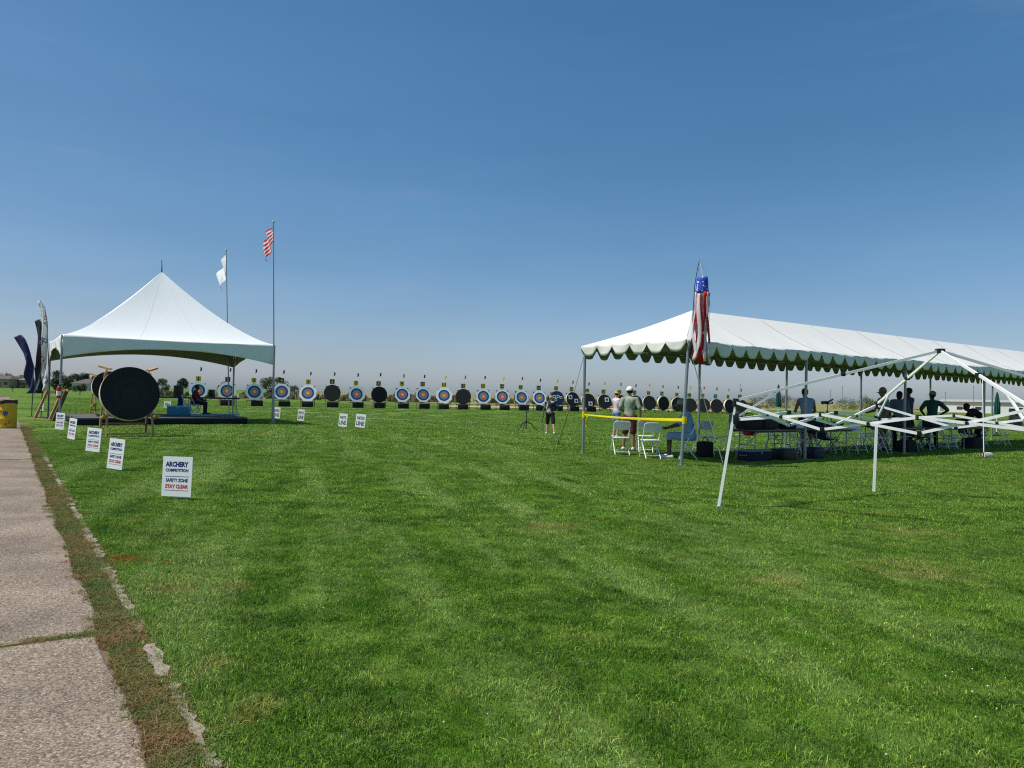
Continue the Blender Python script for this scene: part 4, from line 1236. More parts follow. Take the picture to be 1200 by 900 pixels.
def easel_target(px, gy, D, hc, yaw, label, with_mat=True, Hh=1.95, wood=M_WOOD, tilt=11):
    g = gp(px, gy)
    r = empty('easel_target' if with_mat else 'timber_easel', g, yaw, label, 'target' if with_mat else 'easel')
    if with_mat:
        disc(D / 2, 0.26, tilt, (0, -0.22, hc), 'mat', [ringfoam(), M_EDGE], r, rings=0)
    for sx in (-1, 1):
        mb = MB(); mb.beam((sx * 0.60, -0.42, 0.0), (sx * 0.56, 0.36, Hh), 0.09, 0.045, (1, 0, 0)); mb.build('leg', wood, r)
        mb = MB(); mb.beam((sx * 0.62, 0.95, 0.0), (sx * 0.60, 0.30, Hh - 0.12), 0.09, 0.045, (1, 0, 0)); mb.build('rear_leg', M_DKWOOD if sx > 0 else wood, r)
        mb = MB(); mb.beam((sx * 0.66, -0.62, 0.62), (sx * 0.66, 0.05, 0.52), 0.14, 0.05); mb.build('ledge_arm', wood, r)
        mb = MB(); mb.beam((sx * 0.50, 0.06, Hh - 0.02), (sx * 0.74, 0.30, Hh + 0.06), 0.16, 0.05); mb.build('top_block', wood, r)
    mb = MB(); mb.beam((-0.62, -0.42, 0.09), (0.62, -0.42, 0.09), 0.10, 0.045); mb.build('bottom_rail', wood, r)
    mb = MB(); mb.beam((-0.62, 0.85, 0.32), (0.62, 0.85, 0.32), 0.09, 0.045); mb.build('rear_rail', M_DKWOOD, r)
    return r
easel_target(150, 511, 1.56, 1.25, R(36), 'large bare black round target on timber easel in front of the stage')
easel_target(127, 489, 1.50, 1.42, R(38), 'second black round target mostly hidden behind the large one', tilt=15)
# empty easel
g = gp(50, 493)
r = empty('timber_easel', g, R(-24), 'empty timber easel leaning beside the feather flags', 'easel')
for sx in (-0.52, 0.40):
    mb = MB(); mb.beam((sx, 0, 0.02), (sx + 0.10, 0.45, 1.22), 0.10, 0.045, (1, 0, 0)); mb.build('leg', M_WOOD, r)
mb = MB(); mb.beam((0.52, 0.1, 0.0), (0.66, 0.5, 1.22), 0.16, 0.045, (1, 0, 0)); mb.build('leg', M_DKWOOD, r)
mb = MB(); mb.beam((-0.56, -0.03, 0.06), (0.56, -0.03, 0.06), 0.06, 0.05); mb.build('bottom_rail', M_WOOD, r)
mb = MB(); mb.beam((0.44, 0.46, 1.20), (0.80, 0.50, 1.26), 0.06, 0.10); mb.build('top_block', M_WOOD, r)
mb = MB(); mb.beam((-0.42, 0.47, 1.14), (0.50, 0.47, 1.17), 0.05, 0.08); mb.build('top_rail', M_DKWOOD, r)

# ------------------------------------------------------------------ feather flags
def feather(poly_l, poly_r, Y, base_px, m, label, pole_side, extra=None):
    base = gpy(base_px, Y)
    r = empty('feather_flag', base, 0, label, 'flag', 'feather flags by the path')
    Lw = [at(x, y, Y) - base for x, y in poly_l]; Rw = [at(x, y, Y) - base for x, y in poly_r]
    def interp(P_, u):
        f_ = u * (len(P_) - 1); i = min(int(f_), len(P_) - 2); return P_[i].lerp(P_[i + 1], f_ - i)
    mb = MB()
    mb.grid(lambda u, v: interp(Lw, v).lerp(interp(Rw, v), u) + Vector((0, 0.10 * math.sin(v * 9 + u * 5) * (0.2 + v), 0)), 8, 36, 0.004)
    cl = mb.build('banner', m, r, smooth='all')
    side_ = Rw if pole_side == 'r' else Lw
    mb = MB(); pts_ = [Vector((side_[-1].x, 0, 0.0)), Vector((side_[-1].x, 0, side_[-1].z * 0.5))] + [interp(side_, 1 - k / 14) + Vector((0.01, 0.02, 0)) for k in range(15)]
    mb.tube(pts_, [0.022] * 4 + [0.018] * 6 + [0.012] * (len(pts_) - 10), 6); mb.build('pole', M_DKSTEEL, r, smooth=True)
    mb = MB(); c0 = Vector((side_[-1].x, 0, 0.012)); mb.box(c0, (0.5, 0.06, 0.02)); mb.box(c0 + Vector((0, 0, 0.001)), (0.06, 0.5, 0.02)); mb.build('ground_cross', M_DKSTEEL, r)
    return r, cl
def banner_mat(name, base, cols, scale):
    m = bpy.data.materials.new(name); m.use_nodes = True
    N, L = m.node_tree.nodes, m.node_tree.links; p = N['Principled BSDF']; p.inputs['Roughness'].default_value = 0.7
    tc = N.new('ShaderNodeTexCoord'); mp = N.new('ShaderNodeMapping'); mp.inputs['Scale'].default_value = (scale * 1.6, 0.0, scale * 0.7); L.new(tc.outputs['Object'], mp.inputs[0])
    nz = N.new('ShaderNodeTexNoise'); nz.inputs['Scale'].default_value = 1.0; nz.inputs['Detail'].default_value = 2; L.new(mp.outputs[0], nz.inputs['Vector'])
    cr = N.new('ShaderNodeValToRGB'); cr.color_ramp.interpolation = 'CONSTANT'; e = cr.color_ramp.elements
    e[0].position = 0; e[0].color = (*base, 1); e[1].position = cols[0][0]; e[1].color = (*cols[0][1], 1)
    for ps, c_ in cols[1:]:
        q = e.new(ps); q.color = (*c_, 1)
    L.new(nz.outputs['Fac'], cr.inputs[0]); L.new(cr.outputs[0], p.inputs['Base Color'])
    return m
feather([(16, 395), (20, 402), (27, 414), (31, 425), (29, 437), (28.5, 442), (31, 449), (33, 455), (30, 461)],
        [(24, 392), (29, 397), (34, 410), (37, 422), (40, 432), (41, 440), (41.5, 448), (41, 458), (38, 461)], 33.5, 39,
        banner_mat('navy banner print', (0.010, 0.014, 0.085), [(0.66, (0.10, 0.14, 0.35)), (0.69, (0.010, 0.014, 0.085))], 2.2), 'navy blue feather flag bending over to the left beside the path', 'r')
feather([(40.5, 376), (42, 384), (44, 395), (44, 410), (43, 425), (40.5, 437), (41, 450), (38, 461)],
        [(46.5, 374), (50, 380), (52, 395), (52, 410), (51, 425), (50, 440), (50, 452), (49, 461)], 32.6, 50,
        banner_mat('black banner print', (0.010, 0.012, 0.018), [(0.58, (0.06, 0.14, 0.22)), (0.66, (0.012, 0.018, 0.06))], 2.0), 'black feather flag with pale blue print, middle of the three', 'r')
feather([(43.5, 354), (47, 362), (49, 380), (49, 400), (50, 415), (48, 430), (49, 445), (49, 458)],
        [(46, 352), (52, 361), (55, 378), (55.5, 400), (56, 420), (57, 440), (57.5, 455), (57, 459)], 31.8, 57,
        banner_mat('white banner print', (0.70, 0.70, 0.70), [(0.40, (0.16, 0.16, 0.17)), (0.46, (0.66, 0.66, 0.66)), (0.62, (0.45, 0.05, 0.05)), (0.65, (0.68, 0.68, 0.68))], 2.4), 'tall white feather flag with dark and red print nearest the tent', 'r')

# ------------------------------------------------------------------ yellow barrel on the path
g = gp(7, 502)
r = empty('waste_barrel', g, 0, 'yellow steel waste barrel with blue emblem and dark bag rim', 'barrel')
M_BARREL = mat('worn yellow paint', (0.66, 0.42, 0.015), 0.55, 0.2, 5, bump=0.15)
zq = 0.02
mb = MB(); mb.lathe([(0.26, 0.0), (0.29, 0.01), (0.295, 0.03), (0.29, 0.05), (0.29, 0.29), (0.302, 0.31), (0.29, 0.33), (0.29, 0.57), (0.302, 0.59), (0.29, 0.61), (0.29, 0.86), (0.296, 0.88), (0.285, 0.885), (0.27, 0.885), (0.27, 0.2), (0.001, 0.2)], 36); mb.build('drum', M_BARREL, r, smooth=True).location = (0, 0, zq)
mb = MB(); mb.grid(lambda u, v: Vector(((0.299 + 0.014 * math.sin(u * 44) * v) * math.cos(u * 6.2832), (0.299 + 0.014 * math.sin(u * 44) * v) * math.sin(u * 6.2832), 0.905 - (0.115 + 0.02 * math.sin(u * 19)) * v + zq)), 72, 3, 0.003); mb.build('bin_liner', mat('dark liner', (0.035, 0.022, 0.02), 0.45, 0.2), r, smooth='all')
M_BLUEM = mat('blue emblem', (0.02, 0.06, 0.32), 0.5); M_ORM = mat('orange emblem', (0.65, 0.16, 0.02), 0.5)
def on_drum(name, a0, z0, pts_, m):
    mb = MB(); mb.add([Vector((0.2945 * math.cos(a0 + u), 0.2945 * math.sin(a0 + u), z0 + v + zq)) for u, v in pts_], [tuple(range(len(pts_)))]); mb.build(name, m, r)
a0 = math.atan2(-g.y, -g.x)
on_drum('emblem', a0 - 0.10, 0.46, [(-.22, .09), (-.2, -.03), (0, -.09), (.2, -.03), (.22, .09), (.1, .06), (0, .1), (-.1, .06)], M_BLUEM)
on_drum('orange_mark', a0 + 0.30, 0.19, [(-.2, .0), (-.1, -.06), (.05, -.05), (.16, .03), (.05, .07), (-.1, .05)], M_ORM)
on_drum('dark_mark', a0 - 0.05, 0.13, [(-.07, .0), (0, -.05), (.07, .0), (0, .06)], M_BLACKINK)

# ------------------------------------------------------------------ folding chairs and tables
def make_chair(m_frame, m_panel):
    r = empty('folding_chair')
    for sx in (-1, 1):
        x = sx * 0.205
        mb = MB(); mb.tube([(x, 0.20, 0.0), (x, 0.02, 0.42), (x, -0.16, 0.80), (x * 0.93, -0.175, 0.835)], 0.0115, 7); mb.build('front_leg', m_frame, r, smooth=True)
        x2 = sx * 0.18
        mb = MB(); mb.tube([(x2, -0.24, 0.0), (x2, 0.12, 0.41)], 0.0115, 7); mb.build('rear_leg', m_frame, r, smooth=True)
    mb = MB(); mb.tube([(-0.19, -0.175, 0.835), (-0.15, -0.18, 0.85), (0.15, -0.18, 0.85), (0.19, -0.175, 0.835)], 0.0115, 7); mb.build('top_rail', m_frame, r, smooth=True)
    mb = MB(); mb.grid(lambda u, v: Vector(((u - 0.5) * 0.40, -0.165 + 0.05 * v - 0.03 * math.cos((u - 0.5) * 3.0) + 0.02, 0.835 - 0.20 * v)), 10, 4, 0.014); mb.build('backrest', m_panel, r, smooth=True)
    mb = MB(); mb.bbox((0, 0.02, 0.435), (0.39, 0.39, 0.022), b=0.008); mb.build('seat', m_panel, r, smooth=True)
    for y, z in ((0.155, 0.105), (-0.165, 0.085)):
        mb = MB(); mb.tube([(-0.2 if y > 0 else -0.18, y, z), (0.2 if y > 0 else 0.18, y, z)], 0.008, 6); mb.build('cross_bar', m_frame, r, smooth=True)
    return r
chair0 = make_chair(M_WHITEP, M_WHITEPL); used = [False]
def put_chair(p, rz, label, group):
    c = chair0 if not used[0] else copy_tree(chair0)
    used[0] = True
    c.location = p; c.rotation_euler = (0, 0, rz); tag(c, label, 'chair', group)
    return c
def make_table(Lx=1.83, W=0.76, top=M_DKWOOD):
    r = empty('folding_table')
    mb = MB(); mb.bbox((0, 0, 0.725), (Lx, W, 0.03), b=0.006); mb.build('table_top', top, r)
    mb = MB(); mb.beam((-Lx * .45, W * .4, 0.69), (Lx * .45, W * .4, 0.69), 0.03, 0.04); mb.beam((-Lx * .45, -W * .4, 0.69), (Lx * .45, -W * .4, 0.69), 0.03, 0.04); mb.build('apron', M_DKSTEEL, r)
    for sx in (-1, 1):
        for sy in (-1, 1):
            mb = MB(); mb.tube([(sx * Lx * .38, sy * W * .30, 0.69), (sx * Lx * .38, sy * W * .30, 0.34), (sx * Lx * .43, sy * W * .36, 0.0)], 0.0135, 7); mb.build('leg', M_STEEL, r, smooth=True)
        mb = MB(); mb.tube([(sx * Lx * .38, -W * .3, 0.36), (sx * Lx * .38, W * .3, 0.36)], 0.01, 6); mb.tube([(sx * Lx * .38, 0, 0.36), (sx * Lx * .12, 0, 0.69)], 0.009, 6); mb.build('leg_brace', M_STEEL, r, smooth=True)
    return r
M_TTOP = mat('brown table laminate', (0.17, 0.12, 0.095), 0.45, 0.15, 4)
table0 = make_table(top=M_TTOP); tused = [False]
def put_table(p, rz, label, group=None):
    c = table0 if not tused[0] else copy_tree(table0)
    tused[0] = True
    c.location = p; c.rotation_euler = (0, 0, rz); tag(c, label, 'table', group)
    return c
LA = math.atan2(ld.y, ld.x)
def tp_(t, w, z=0.0): return A0 + lp(t, w, z)
# three chairs in the sun at the end of the tent
put_chair(gp(727, 533), R(4), 'white folding chair standing alone beneath the yellow ribbon', 'white folding chairs')
put_chair(gp(762, 537), R(8), 'bright white folding chair at the tent end, next to the seated person', 'white folding chairs')
put_chair(gp(756, 530), R(-5), 'white folding chair behind the bright one beneath the yellow ribbon', 'white folding chairs')
# seated person's chair
PCH = gp(805, 538)
put_chair(PCH, R(80), 'white folding chair holding the person in light blue', 'white folding chairs')
sh_l = 'white folding chair in the shaded rows under the long tent'
cr_ = random.Random(8)
spots = [(2.9, 0.7, 20), (3.8, 0.6, -10), (4.7, 0.7, 15), (5.7, 0.55, 0), (6.8, 0.7, 10), (7.7, 0.6, -14), (8.7, 0.7, 5), (9.7, 0.6, 0), (10.8, 0.7, 12), (12.0, 0.6, 0), (13.3, 0.7, 8),
         (3.4, 1.2, 190), (6.2, 2.0, 170), (7.6, 2.1, 185), (10.0, 2.2, 175), (12.6, 2.3, 190), (14.2, 2.2, 170), (15.5, 2.3, 185), (16.6, 2.2, 180), (8.2, 2.5, 172), (9.2, 2.7, 188), (5.4, 2.6, 178), (13.2, 2.7, 175), (14.0, 1.4, 8), (8.0, 1.5, 0), (10.9, 1.5, 4), (15.0, 0.8, 0), (16.5, 0.7, 10), (18.0, 0.9, -8), (18.2, 2.3, 180), (11.2, 2.2, 182)]
ORD = ['first', 'second', 'third', 'fourth', 'fifth', 'sixth', 'seventh', 'eighth', 'ninth', 'tenth', 'eleventh', 'twelfth', 'thirteenth', 'fourteenth', 'fifteenth', 'sixteenth', 'seventeenth', 'eighteenth', 'nineteenth', 'twentieth']
def chair_row(w): return 'back' if w < 1.0 else ('middle' if w < 1.8 else 'front')
cnt = {}
for (t_, w_, a_) in sorted(spots):
    rw = chair_row(w_); cnt[rw] = cnt.get(rw, 0) + 1
    sh_l = f'{ORD[cnt[rw] - 1]} white folding chair from the left in the shaded {rw} row under the long tent'
    put_chair(tp_(t_, w_), LA + R(a_) + cr_.uniform(-.15, .15), sh_l, 'white folding chairs in the shade')
tl = ['long brown folding table by the front poles with bags and a red pouch', 'brown folding table in the middle of the tent in front of the standing people', 'brown folding table near the far guy rope inside the tent', 'folding table in the back row behind the woman in the sleeveless top', 'folding table in the back row behind the capped man in green']
for k, (t_, w_) in enumerate(((3.55, TW - 0.55), (9.9, TW - 0.6), (14.6, TW - 0.7), (6.8, 1.25), (12.0, 1.2))):
    put_table(tp_(t_, w_), LA, tl[k], 'folding tables under the long tent')

# things on and under the tables
def bag(name, c, size, m, label, cat, rz=0.0, strap=True, b=0.06):
    r = empty(name, c, rz, label, cat)
    mb = MB(); mb.bbox((0, 0, size[2] / 2), size, b=min(b, min(size) * 0.35)); mb.build('body', m, r, smooth=True)
    if strap:
        mb = MB(); sx = size[0] * 0.25; mb.tube([(-sx, 0, size[2] * .98), (-sx * .8, 0, size[2] + 0.07), (0, 0, size[2] + 0.10), (sx * .8, 0, size[2] + 0.07), (sx, 0, size[2] * .98)], 0.012, 6); mb.build('handle', M_BLACKCL, r, smooth=True)
    mb = MB(); mb.box((0, -size[1] / 2 - 0.001, size[2] * .45), (size[0] * .6, 0.012, size[2] * .5)); mb.build('pocket', m, r)
    return r
TZ = 0.741
bag('gear_bag', tp_(2.85, TW - 0.5, TZ), (0.62, 0.36, 0.30), M_BLACKCL, 'long black gear bag at the end of the brown table', 'bag', LA)
bag('gear_bag', tp_(3.6, TW - 0.55, TZ), (0.55, 0.34, 0.26), cloth('charcoal bag', (0.03, 0.028, 0.032)), 'charcoal bag in the middle of the brown table', 'bag', LA)
bag('pouch', tp_(4.05, TW - 0.75, TZ), (0.20, 0.14, 0.24), cloth('red pouch', (0.48, 0.02, 0.05)), 'red pouch upright on the brown table', 'pouch', LA)
bag('gear_bag', tp_(4.38, TW - 0.5, TZ), (0.40, 0.3, 0.14), M_BLACKCL, 'flat black bag beside the red pouch on the table', 'bag', LA, strap=False)
bag('backpack', tp_(5.75, 0.62, 0.448), (0.34, 0.26, 0.48), cloth('red backpack', (0.50, 0.02, 0.05)), 'red backpack on a chair beside the closed green umbrella', 'backpack', LA)
bag('gear_case', gp(862, 500) + Vector((0, 0, 0.0)), (0.85, 0.32, 0.75), cloth('navy case', (0.012, 0.014, 0.07)), 'navy blue gear bag standing behind the table at the tent end', 'bag', LA)
bag('backpack', tp_(2.35, 1.9, 0.0), (0.36, 0.28, 0.40), M_BLACKCL, 'black backpack on the grass at the left table end', 'backpack', LA)
def cooler(c, size, rz, m, ml, label):
    r = empty('cooler', c, rz, label, 'cooler')
    mb = MB(); mb.bbox((0, 0, size[2] * .41), (size[0] * .96, size[1] * .96, size[2] * .82), b=0.03); mb.build('body', m, r, smooth=True)
    mb = MB(); mb.bbox((0, 0, size[2] * .91), (size[0], size[1], size[2] * .18), b=0.02); mb.build('lid', ml, r, smooth=True)
    for sx in (-1, 1):
        mb = MB(); mb.tube([(sx * size[0] * .48, -.1, size[2] * .6), (sx * (size[0] * .5 + .04), -.09, size[2] * .52), (sx * (size[0] * .5 + .04), .09, size[2] * .52), (sx * size[0] * .48, .1, size[2] * .6)], 0.012, 6); mb.build('handle', ml, r, smooth=True)
    mb = MB(); mb.box((0, -size[1] * .5 - .006, size[2] * .8), (0.07, 0.012, 0.09)); mb.build('latch', ml, r)
    return r
cooler(gp(884, 540), (0.80, 0.40, 0.27), LA, cloth('navy cooler', (0.010, 0.014, 0.035)), mat('pale blue lid', (0.12, 0.18, 0.28), 0.5), 'dark navy cooler with pale lid on the grass under the table')
bag('storage_tote', gp(918, 539), (0.50, 0.4, 0.28), M_BLACKPL, 'black storage tote under the table left of the front pole', 'tote', LA, strap=False)
bag('storage_tote', gp(953, 537), (0.45, 0.4, 0.28), mat('navy tote', (0.012, 0.014, 0.04), 0.5), 'dark navy storage tote under the table right of the front pole', 'tote', LA, strap=False)

def camp_chair(p, rz, m, label):
    r = empty('camp_chair', p, rz, label, 'chair', 'dark camp chairs under the tent')
    mb = MB(); mb.grid(lambda u, v: Vector(((u - .5) * .52, -.24 + .46 * v, .43 - .05 * math.sin(math.pi * u) * math.sin(math.pi * v))), 8, 6, .006); mb.build('seat', m, r, smooth='all')
    mb = MB(); mb.grid(lambda u, v: Vector(((u - .5) * .52, -.24 - .10 * v - .03 * math.sin(math.pi * u), .43 + .48 * v)), 8, 6, .006); mb.build('backrest', m, r, smooth='all')
    for sx in (-1, 1):
        mb = MB(); mb.tube([(sx * .30, .22, 0), (sx * .28, -.22, .45), (sx * .27, -.35, .93)], .011, 6); mb.build('back_post', M_DKSTEEL, r)
        mb = MB(); mb.tube([(sx * .30, -.26, 0), (sx * .29, .24, .62)], .011, 6); mb.build('leg', M_DKSTEEL, r)
        mb = MB(); mb.grid(lambda u, v: Vector((sx * (.27 + .07 * u), -.30 + .56 * v, .64 + .02 * math.sin(3 * v))), 2, 5, .008); mb.build('armrest', m, r)
camp_chair(tp_(6.9, 2.35), LA + R(172), M_BLACKCL, 'black camp chair right of the woman in the sleeveless top')
camp_chair(tp_(11.6, 2.55), LA + R(190), cloth('dark green camp', (0.012, 0.03, 0.025)), 'dark green camp chair in front of the person in dark green')
camp_chair(tp_(12.7, 1.9), LA + R(165), M_BLACKCL, 'black camp chair behind the table near the far guy rope')
camp_chair(tp_(15.9, 2.5), LA + R(200), cloth('navy camp', (0.012, 0.015, 0.05)), 'navy camp chair under the right part of the tent')
camp_chair(tp_(17.2, 1.6), LA + R(170), M_BLACKCL, 'black camp chair next to the far green umbrella')
put_table(tp_(6.0, TW - 0.5), LA, 'brown folding table right of the red pouch at the front poles', 'folding tables under the long tent')
put_table(tp_(12.2, TW - 0.62), LA, 'brown folding table between the two tables at the far front poles', 'folding tables under the long tent')
bag('gear_bag', tp_(6.5, TW - 0.5, TZ), (0.45, 0.3, 0.16), M_BLACKCL, 'flat black bag on the table right of the woman', 'bag', LA, strap=False)
bag('gear_bag', tp_(9.5, TW - 0.6, TZ), (0.6, 0.36, 0.28), M_BLACKCL, 'black gear bag on the table in front of the man in profile', 'bag', LA)
bag('gear_bag', tp_(12.0, TW - 0.6, TZ), (0.5, 0.36, 0.24), cloth('charcoal bag', (0.03, 0.028, 0.032)), 'charcoal gear bag on the table in front of the person in green', 'bag', LA)
bag('gear_bag', tp_(14.5, TW - 0.7, TZ), (0.6, 0.4, 0.26), cloth('dark green bag', (0.015, 0.03, 0.02)), 'dark green gear bag on the table near the far guy rope', 'bag', LA)
bag('gear_bag', tp_(10.5, TW - 0.6, 0), (0.6, 0.4, 0.34), M_BLACKCL, 'black duffel on the grass below the propped bow', 'bag', LA)
bag('gear_bag', tp_(14.9, TW - 0.65, 0), (0.7, 0.4, 0.36), M_BLACKCL, 'black duffel under the table near the far guy rope', 'bag', LA)
# stage furniture
sa = math.atan2(su.y, su.x)
for k, (px, Y, lab) in enumerate(((200, 34.0, 'black topped folding table on stage carrying the larger speaker'), (255, 35.2, 'folding table on stage carrying the smaller speaker'))):
    c = put_table(on_stage(px, Y), sa * 0.3, lab, 'stage tables'); c.scale = (1.15, 1, 1.02)
def speaker(c, w, d, h, label, rz=0):
    r = empty('loudspeaker', c, rz, label, 'speaker')
    mb = MB(); mb.bbox((0, 0, h / 2), (w, d, h), b=0.025); mb.build('cabinet', M_BLACKPL, r, smooth=True)
    mb = MB(); mb.box((0, -d / 2 - 0.004, h / 2), (w * .86, 0.008, h * .9)); mb.build('grille', M_DKSTEEL, r)
    mb = MB(); mb.lathe([(0.02, 0), (w * .3, 0.01), (w * .34, 0.0)], 20, c=(0, -d / 2 - 0.010, h * .36), rot=Matrix.Rotation(R(90), 3, 'X')); mb.build('woofer', M_BLACKPL, r, smooth=True)
    mb = MB(); mb.lathe([(0.01, 0), (w * .16, 0.006)], 16, c=(0, -d / 2 - 0.010, h * .76), rot=Matrix.Rotation(R(90), 3, 'X')); mb.build('tweeter', M_BLACKPL, r, smooth=True)
speaker(on_stage(208.5, 33.9) + Vector((0, 0, 0.755)), 0.34, 0.3, 0.52, 'larger black loudspeaker on the stage table')
speaker(on_stage(247.5, 35.1) + Vector((0, 0, 0.755)), 0.24, 0.22, 0.36, 'smaller black loudspeaker behind the seated person on stage')
cooler(on_stage(209.5, 30.9), (0.88, 0.45, 0.42), sa * 0.3, mat('teal plastic', (0.015, 0.19, 0.26), 0.45), mat('pale teal lid', (0.16, 0.40, 0.46), 0.45), 'teal cooler with lighter lid on the stage')
for k, (px, Y, w) in enumerate(((235, 31.4, 0.95), (263, 32.6, 0.95))):
    r = empty('foam_mat', on_stage(px, Y), sa, ['pale blue foam mat on stage by the cooler', 'pale blue foam mat at the right end of the stage'][k], 'mat', 'foam mats on stage')
    mb = MB(); mb.bbox((0, 0, 0.028), (w * 1.1, 0.9, 0.05), b=0.012); mb.build('pad', mat('pale blue foam', (0.26, 0.36, 0.46), 0.8), r, smooth=True)
    mb = MB(); mb.box((0, -0.3, 0.055), (w * 1.05, 0.02, 0.004)); mb.build('seam', mat('grey seam', (0.2, 0.25, 0.3), 0.8), r)
# blue draped folding chair on the stage
cpos = on_stage(217, 33.0)
put_chair(cpos, R(-70), 'white folding chair on stage under a blue jacket', 'white folding chairs')
r = empty('jacket', cpos + Vector((0, 0, 0.0)), R(-70), 'blue jacket draped over a chair on stage', 'jacket')
mb = MB(); mb.grid(lambda u, v: Vector(((u - 0.5) * (0.56 + 0.22 * abs(v - .5)), -0.215 + 0.13 * (1 if v > .5 else -1) * min(1, abs(v - .5) * 4) * (0.3 + abs(v - .5)) + 0.02 * math.sin(u * 14 + v * 3), 0.875 - (abs(v - .5) * 2) ** 1.1 * (0.62 if v < .5 else .5))), 14, 22, 0.006)
mb.build('cloth', cloth('royal blue', (0.012, 0.03, 0.19)), r, smooth='all')
mb = MB(); mb.cap((-0.28, -0.24, 0.80), (-0.36, -0.22, 0.42), 0.07, 0.05, 10); mb.build('sleeve', cloth('royal blue', (0.012, 0.03, 0.19)), r, smooth='all')
mb = MB(); mb.cap((0.28, -0.24, 0.80), (0.36, -0.22, 0.42), 0.07, 0.05, 10); mb.build('sleeve', cloth('royal blue', (0.012, 0.03, 0.19)), r, smooth='all')

# closed green umbrellas
def umbrella(px, gy, top_y, label):
    g = gp(px, gy); Hh = at(px, top_y, g.y).z
    r = empty('closed_umbrella', g, 0, label, 'umbrella', 'closed green umbrellas')
    mb = MB(); mb.tube([(0, 0, 0), (0, 0, Hh)], 0.019, 8); mb.build('pole', M_WHITEP, r, smooth=True)
    L_ = Hh * 0.50
    mb = MB()
    def cl(u, v):
        a = u * 2 * math.pi; rr = (0.02 + 0.085 * math.sin(math.pi * min(v * 0.62, 1)) ** 0.8) * (1 + 0.28 * math.sin(a * 8)); rr *= 1.0 if v < .7 else (1.0 - .25 * (v - .7) / .3 * (1 if math.sin(a * 4) > 0 else -.4))
        return Vector((rr * math.cos(a), rr * math.sin(a), Hh - 0.02 - L_ * v))
    mb.grid(cl, 64, 14); mb.build('folded_cover', cloth('umbrella green', (0.01, 0.085, 0.07)), r, smooth='all')
    mb = MB(); mb.lathe([(0.23, 0), (0.24, 0.04), (0.05, 0.09), (0.03, 0.2)], 16); mb.build('base', M_BLACKPL, r, smooth=True)
umbrella(911.5, 503, 450, 'closed dark green umbrella near the red backpack')
umbrella(1168, 511, 459, 'closed dark green umbrella at the far end of the tent')

# speaker beyond the tent end
g = gp(1190, 505)
speaker(Vector((g.x, g.y, 0.0)), 0.62, 0.45, 1.35, 'tall black loudspeaker cabinet at the far tent end', R(-20))

# tripod on the field
def tripod(px, gy, top_y, label, name='tripod_stand', scope=False):
    g = gp(px, gy - 3); Hh = at(px, top_y, g.y).z
    r = empty(name, g, 0, label, 'tripod')
    hub = Hh * 0.42 if not scope else Hh * 0.8
    mb = MB(); mb.tube([(0, 0, 0.12), (0, 0, Hh)], [0.018, 0.014], 8); mb.build('mast', M_BLACKPL, r, smooth=True)
    for a in (0.2, 2.3, 4.4):
        mb = MB(); rr = 0.52 if not scope else 0.4; mb.tube([(0, 0, hub), (rr * .45 * math.cos(a), rr * .45 * math.sin(a), hub * .72), (rr * math.cos(a), rr * math.sin(a), 0.0)], [0.02, 0.017, 0.012], 7); mb.build('leg', M_BLACKPL, r, smooth=True)
        mb = MB(); mb.ell((rr * math.cos(a), rr * math.sin(a), 0.015), (0.025, 0.025, 0.018), nu=8, nv=5); mb.build('foot', M_BLACKPL, r)
    mb = MB(); mb.tube([(0, 0, hub - 0.06), (0, 0, hub + 0.06)], 0.034, 10); mb.build('collar', M_BLACKPL, r, smooth=True)
    return r, Hh
r, Hh = tripod(616.5, 509, 477, 'black tripod stand on the grass left of the archer')
mb = MB(); mb.bbox((0, 0, Hh + 0.03), (0.10, 0.08, 0.08), b=0.02); mb.tube([(-0.12, 0, Hh + 0.07), (0.14, 0, Hh + 0.08)], 0.02, 8); mb.build('head', M_BLACKPL, r, smooth=True)
r, Hh = tripod(969, 521, 474, 'black spotting scope on a tripod inside the tent', 'spotting_scope', True)
mb = MB(); mb.tube([(-0.22, 0, Hh + 0.06), (-0.05, 0, Hh + 0.08), (0.02, 0, Hh + 0.09), (0.12, 0, Hh + 0.15), (0.20, 0, Hh + 0.20)], [0.062, 0.055, 0.042, 0.035, 0.035], 12); mb.bbox((0.0, 0, Hh + 0.05), (0.12, 0.07, 0.09), b=0.02); mb.build('scope_tube', M_BLACKPL, r, smooth=True)
mb = MB(); mb.ell((0.17, 0, Hh + 0.06), (0.04, 0.03, 0.04), nu=8, nv=6); mb.tube([(0.0, 0, Hh), (0.17, 0, Hh + 0.06)], 0.012, 6); mb.build('pan_handle', M_BLACKPL, r, smooth=True)

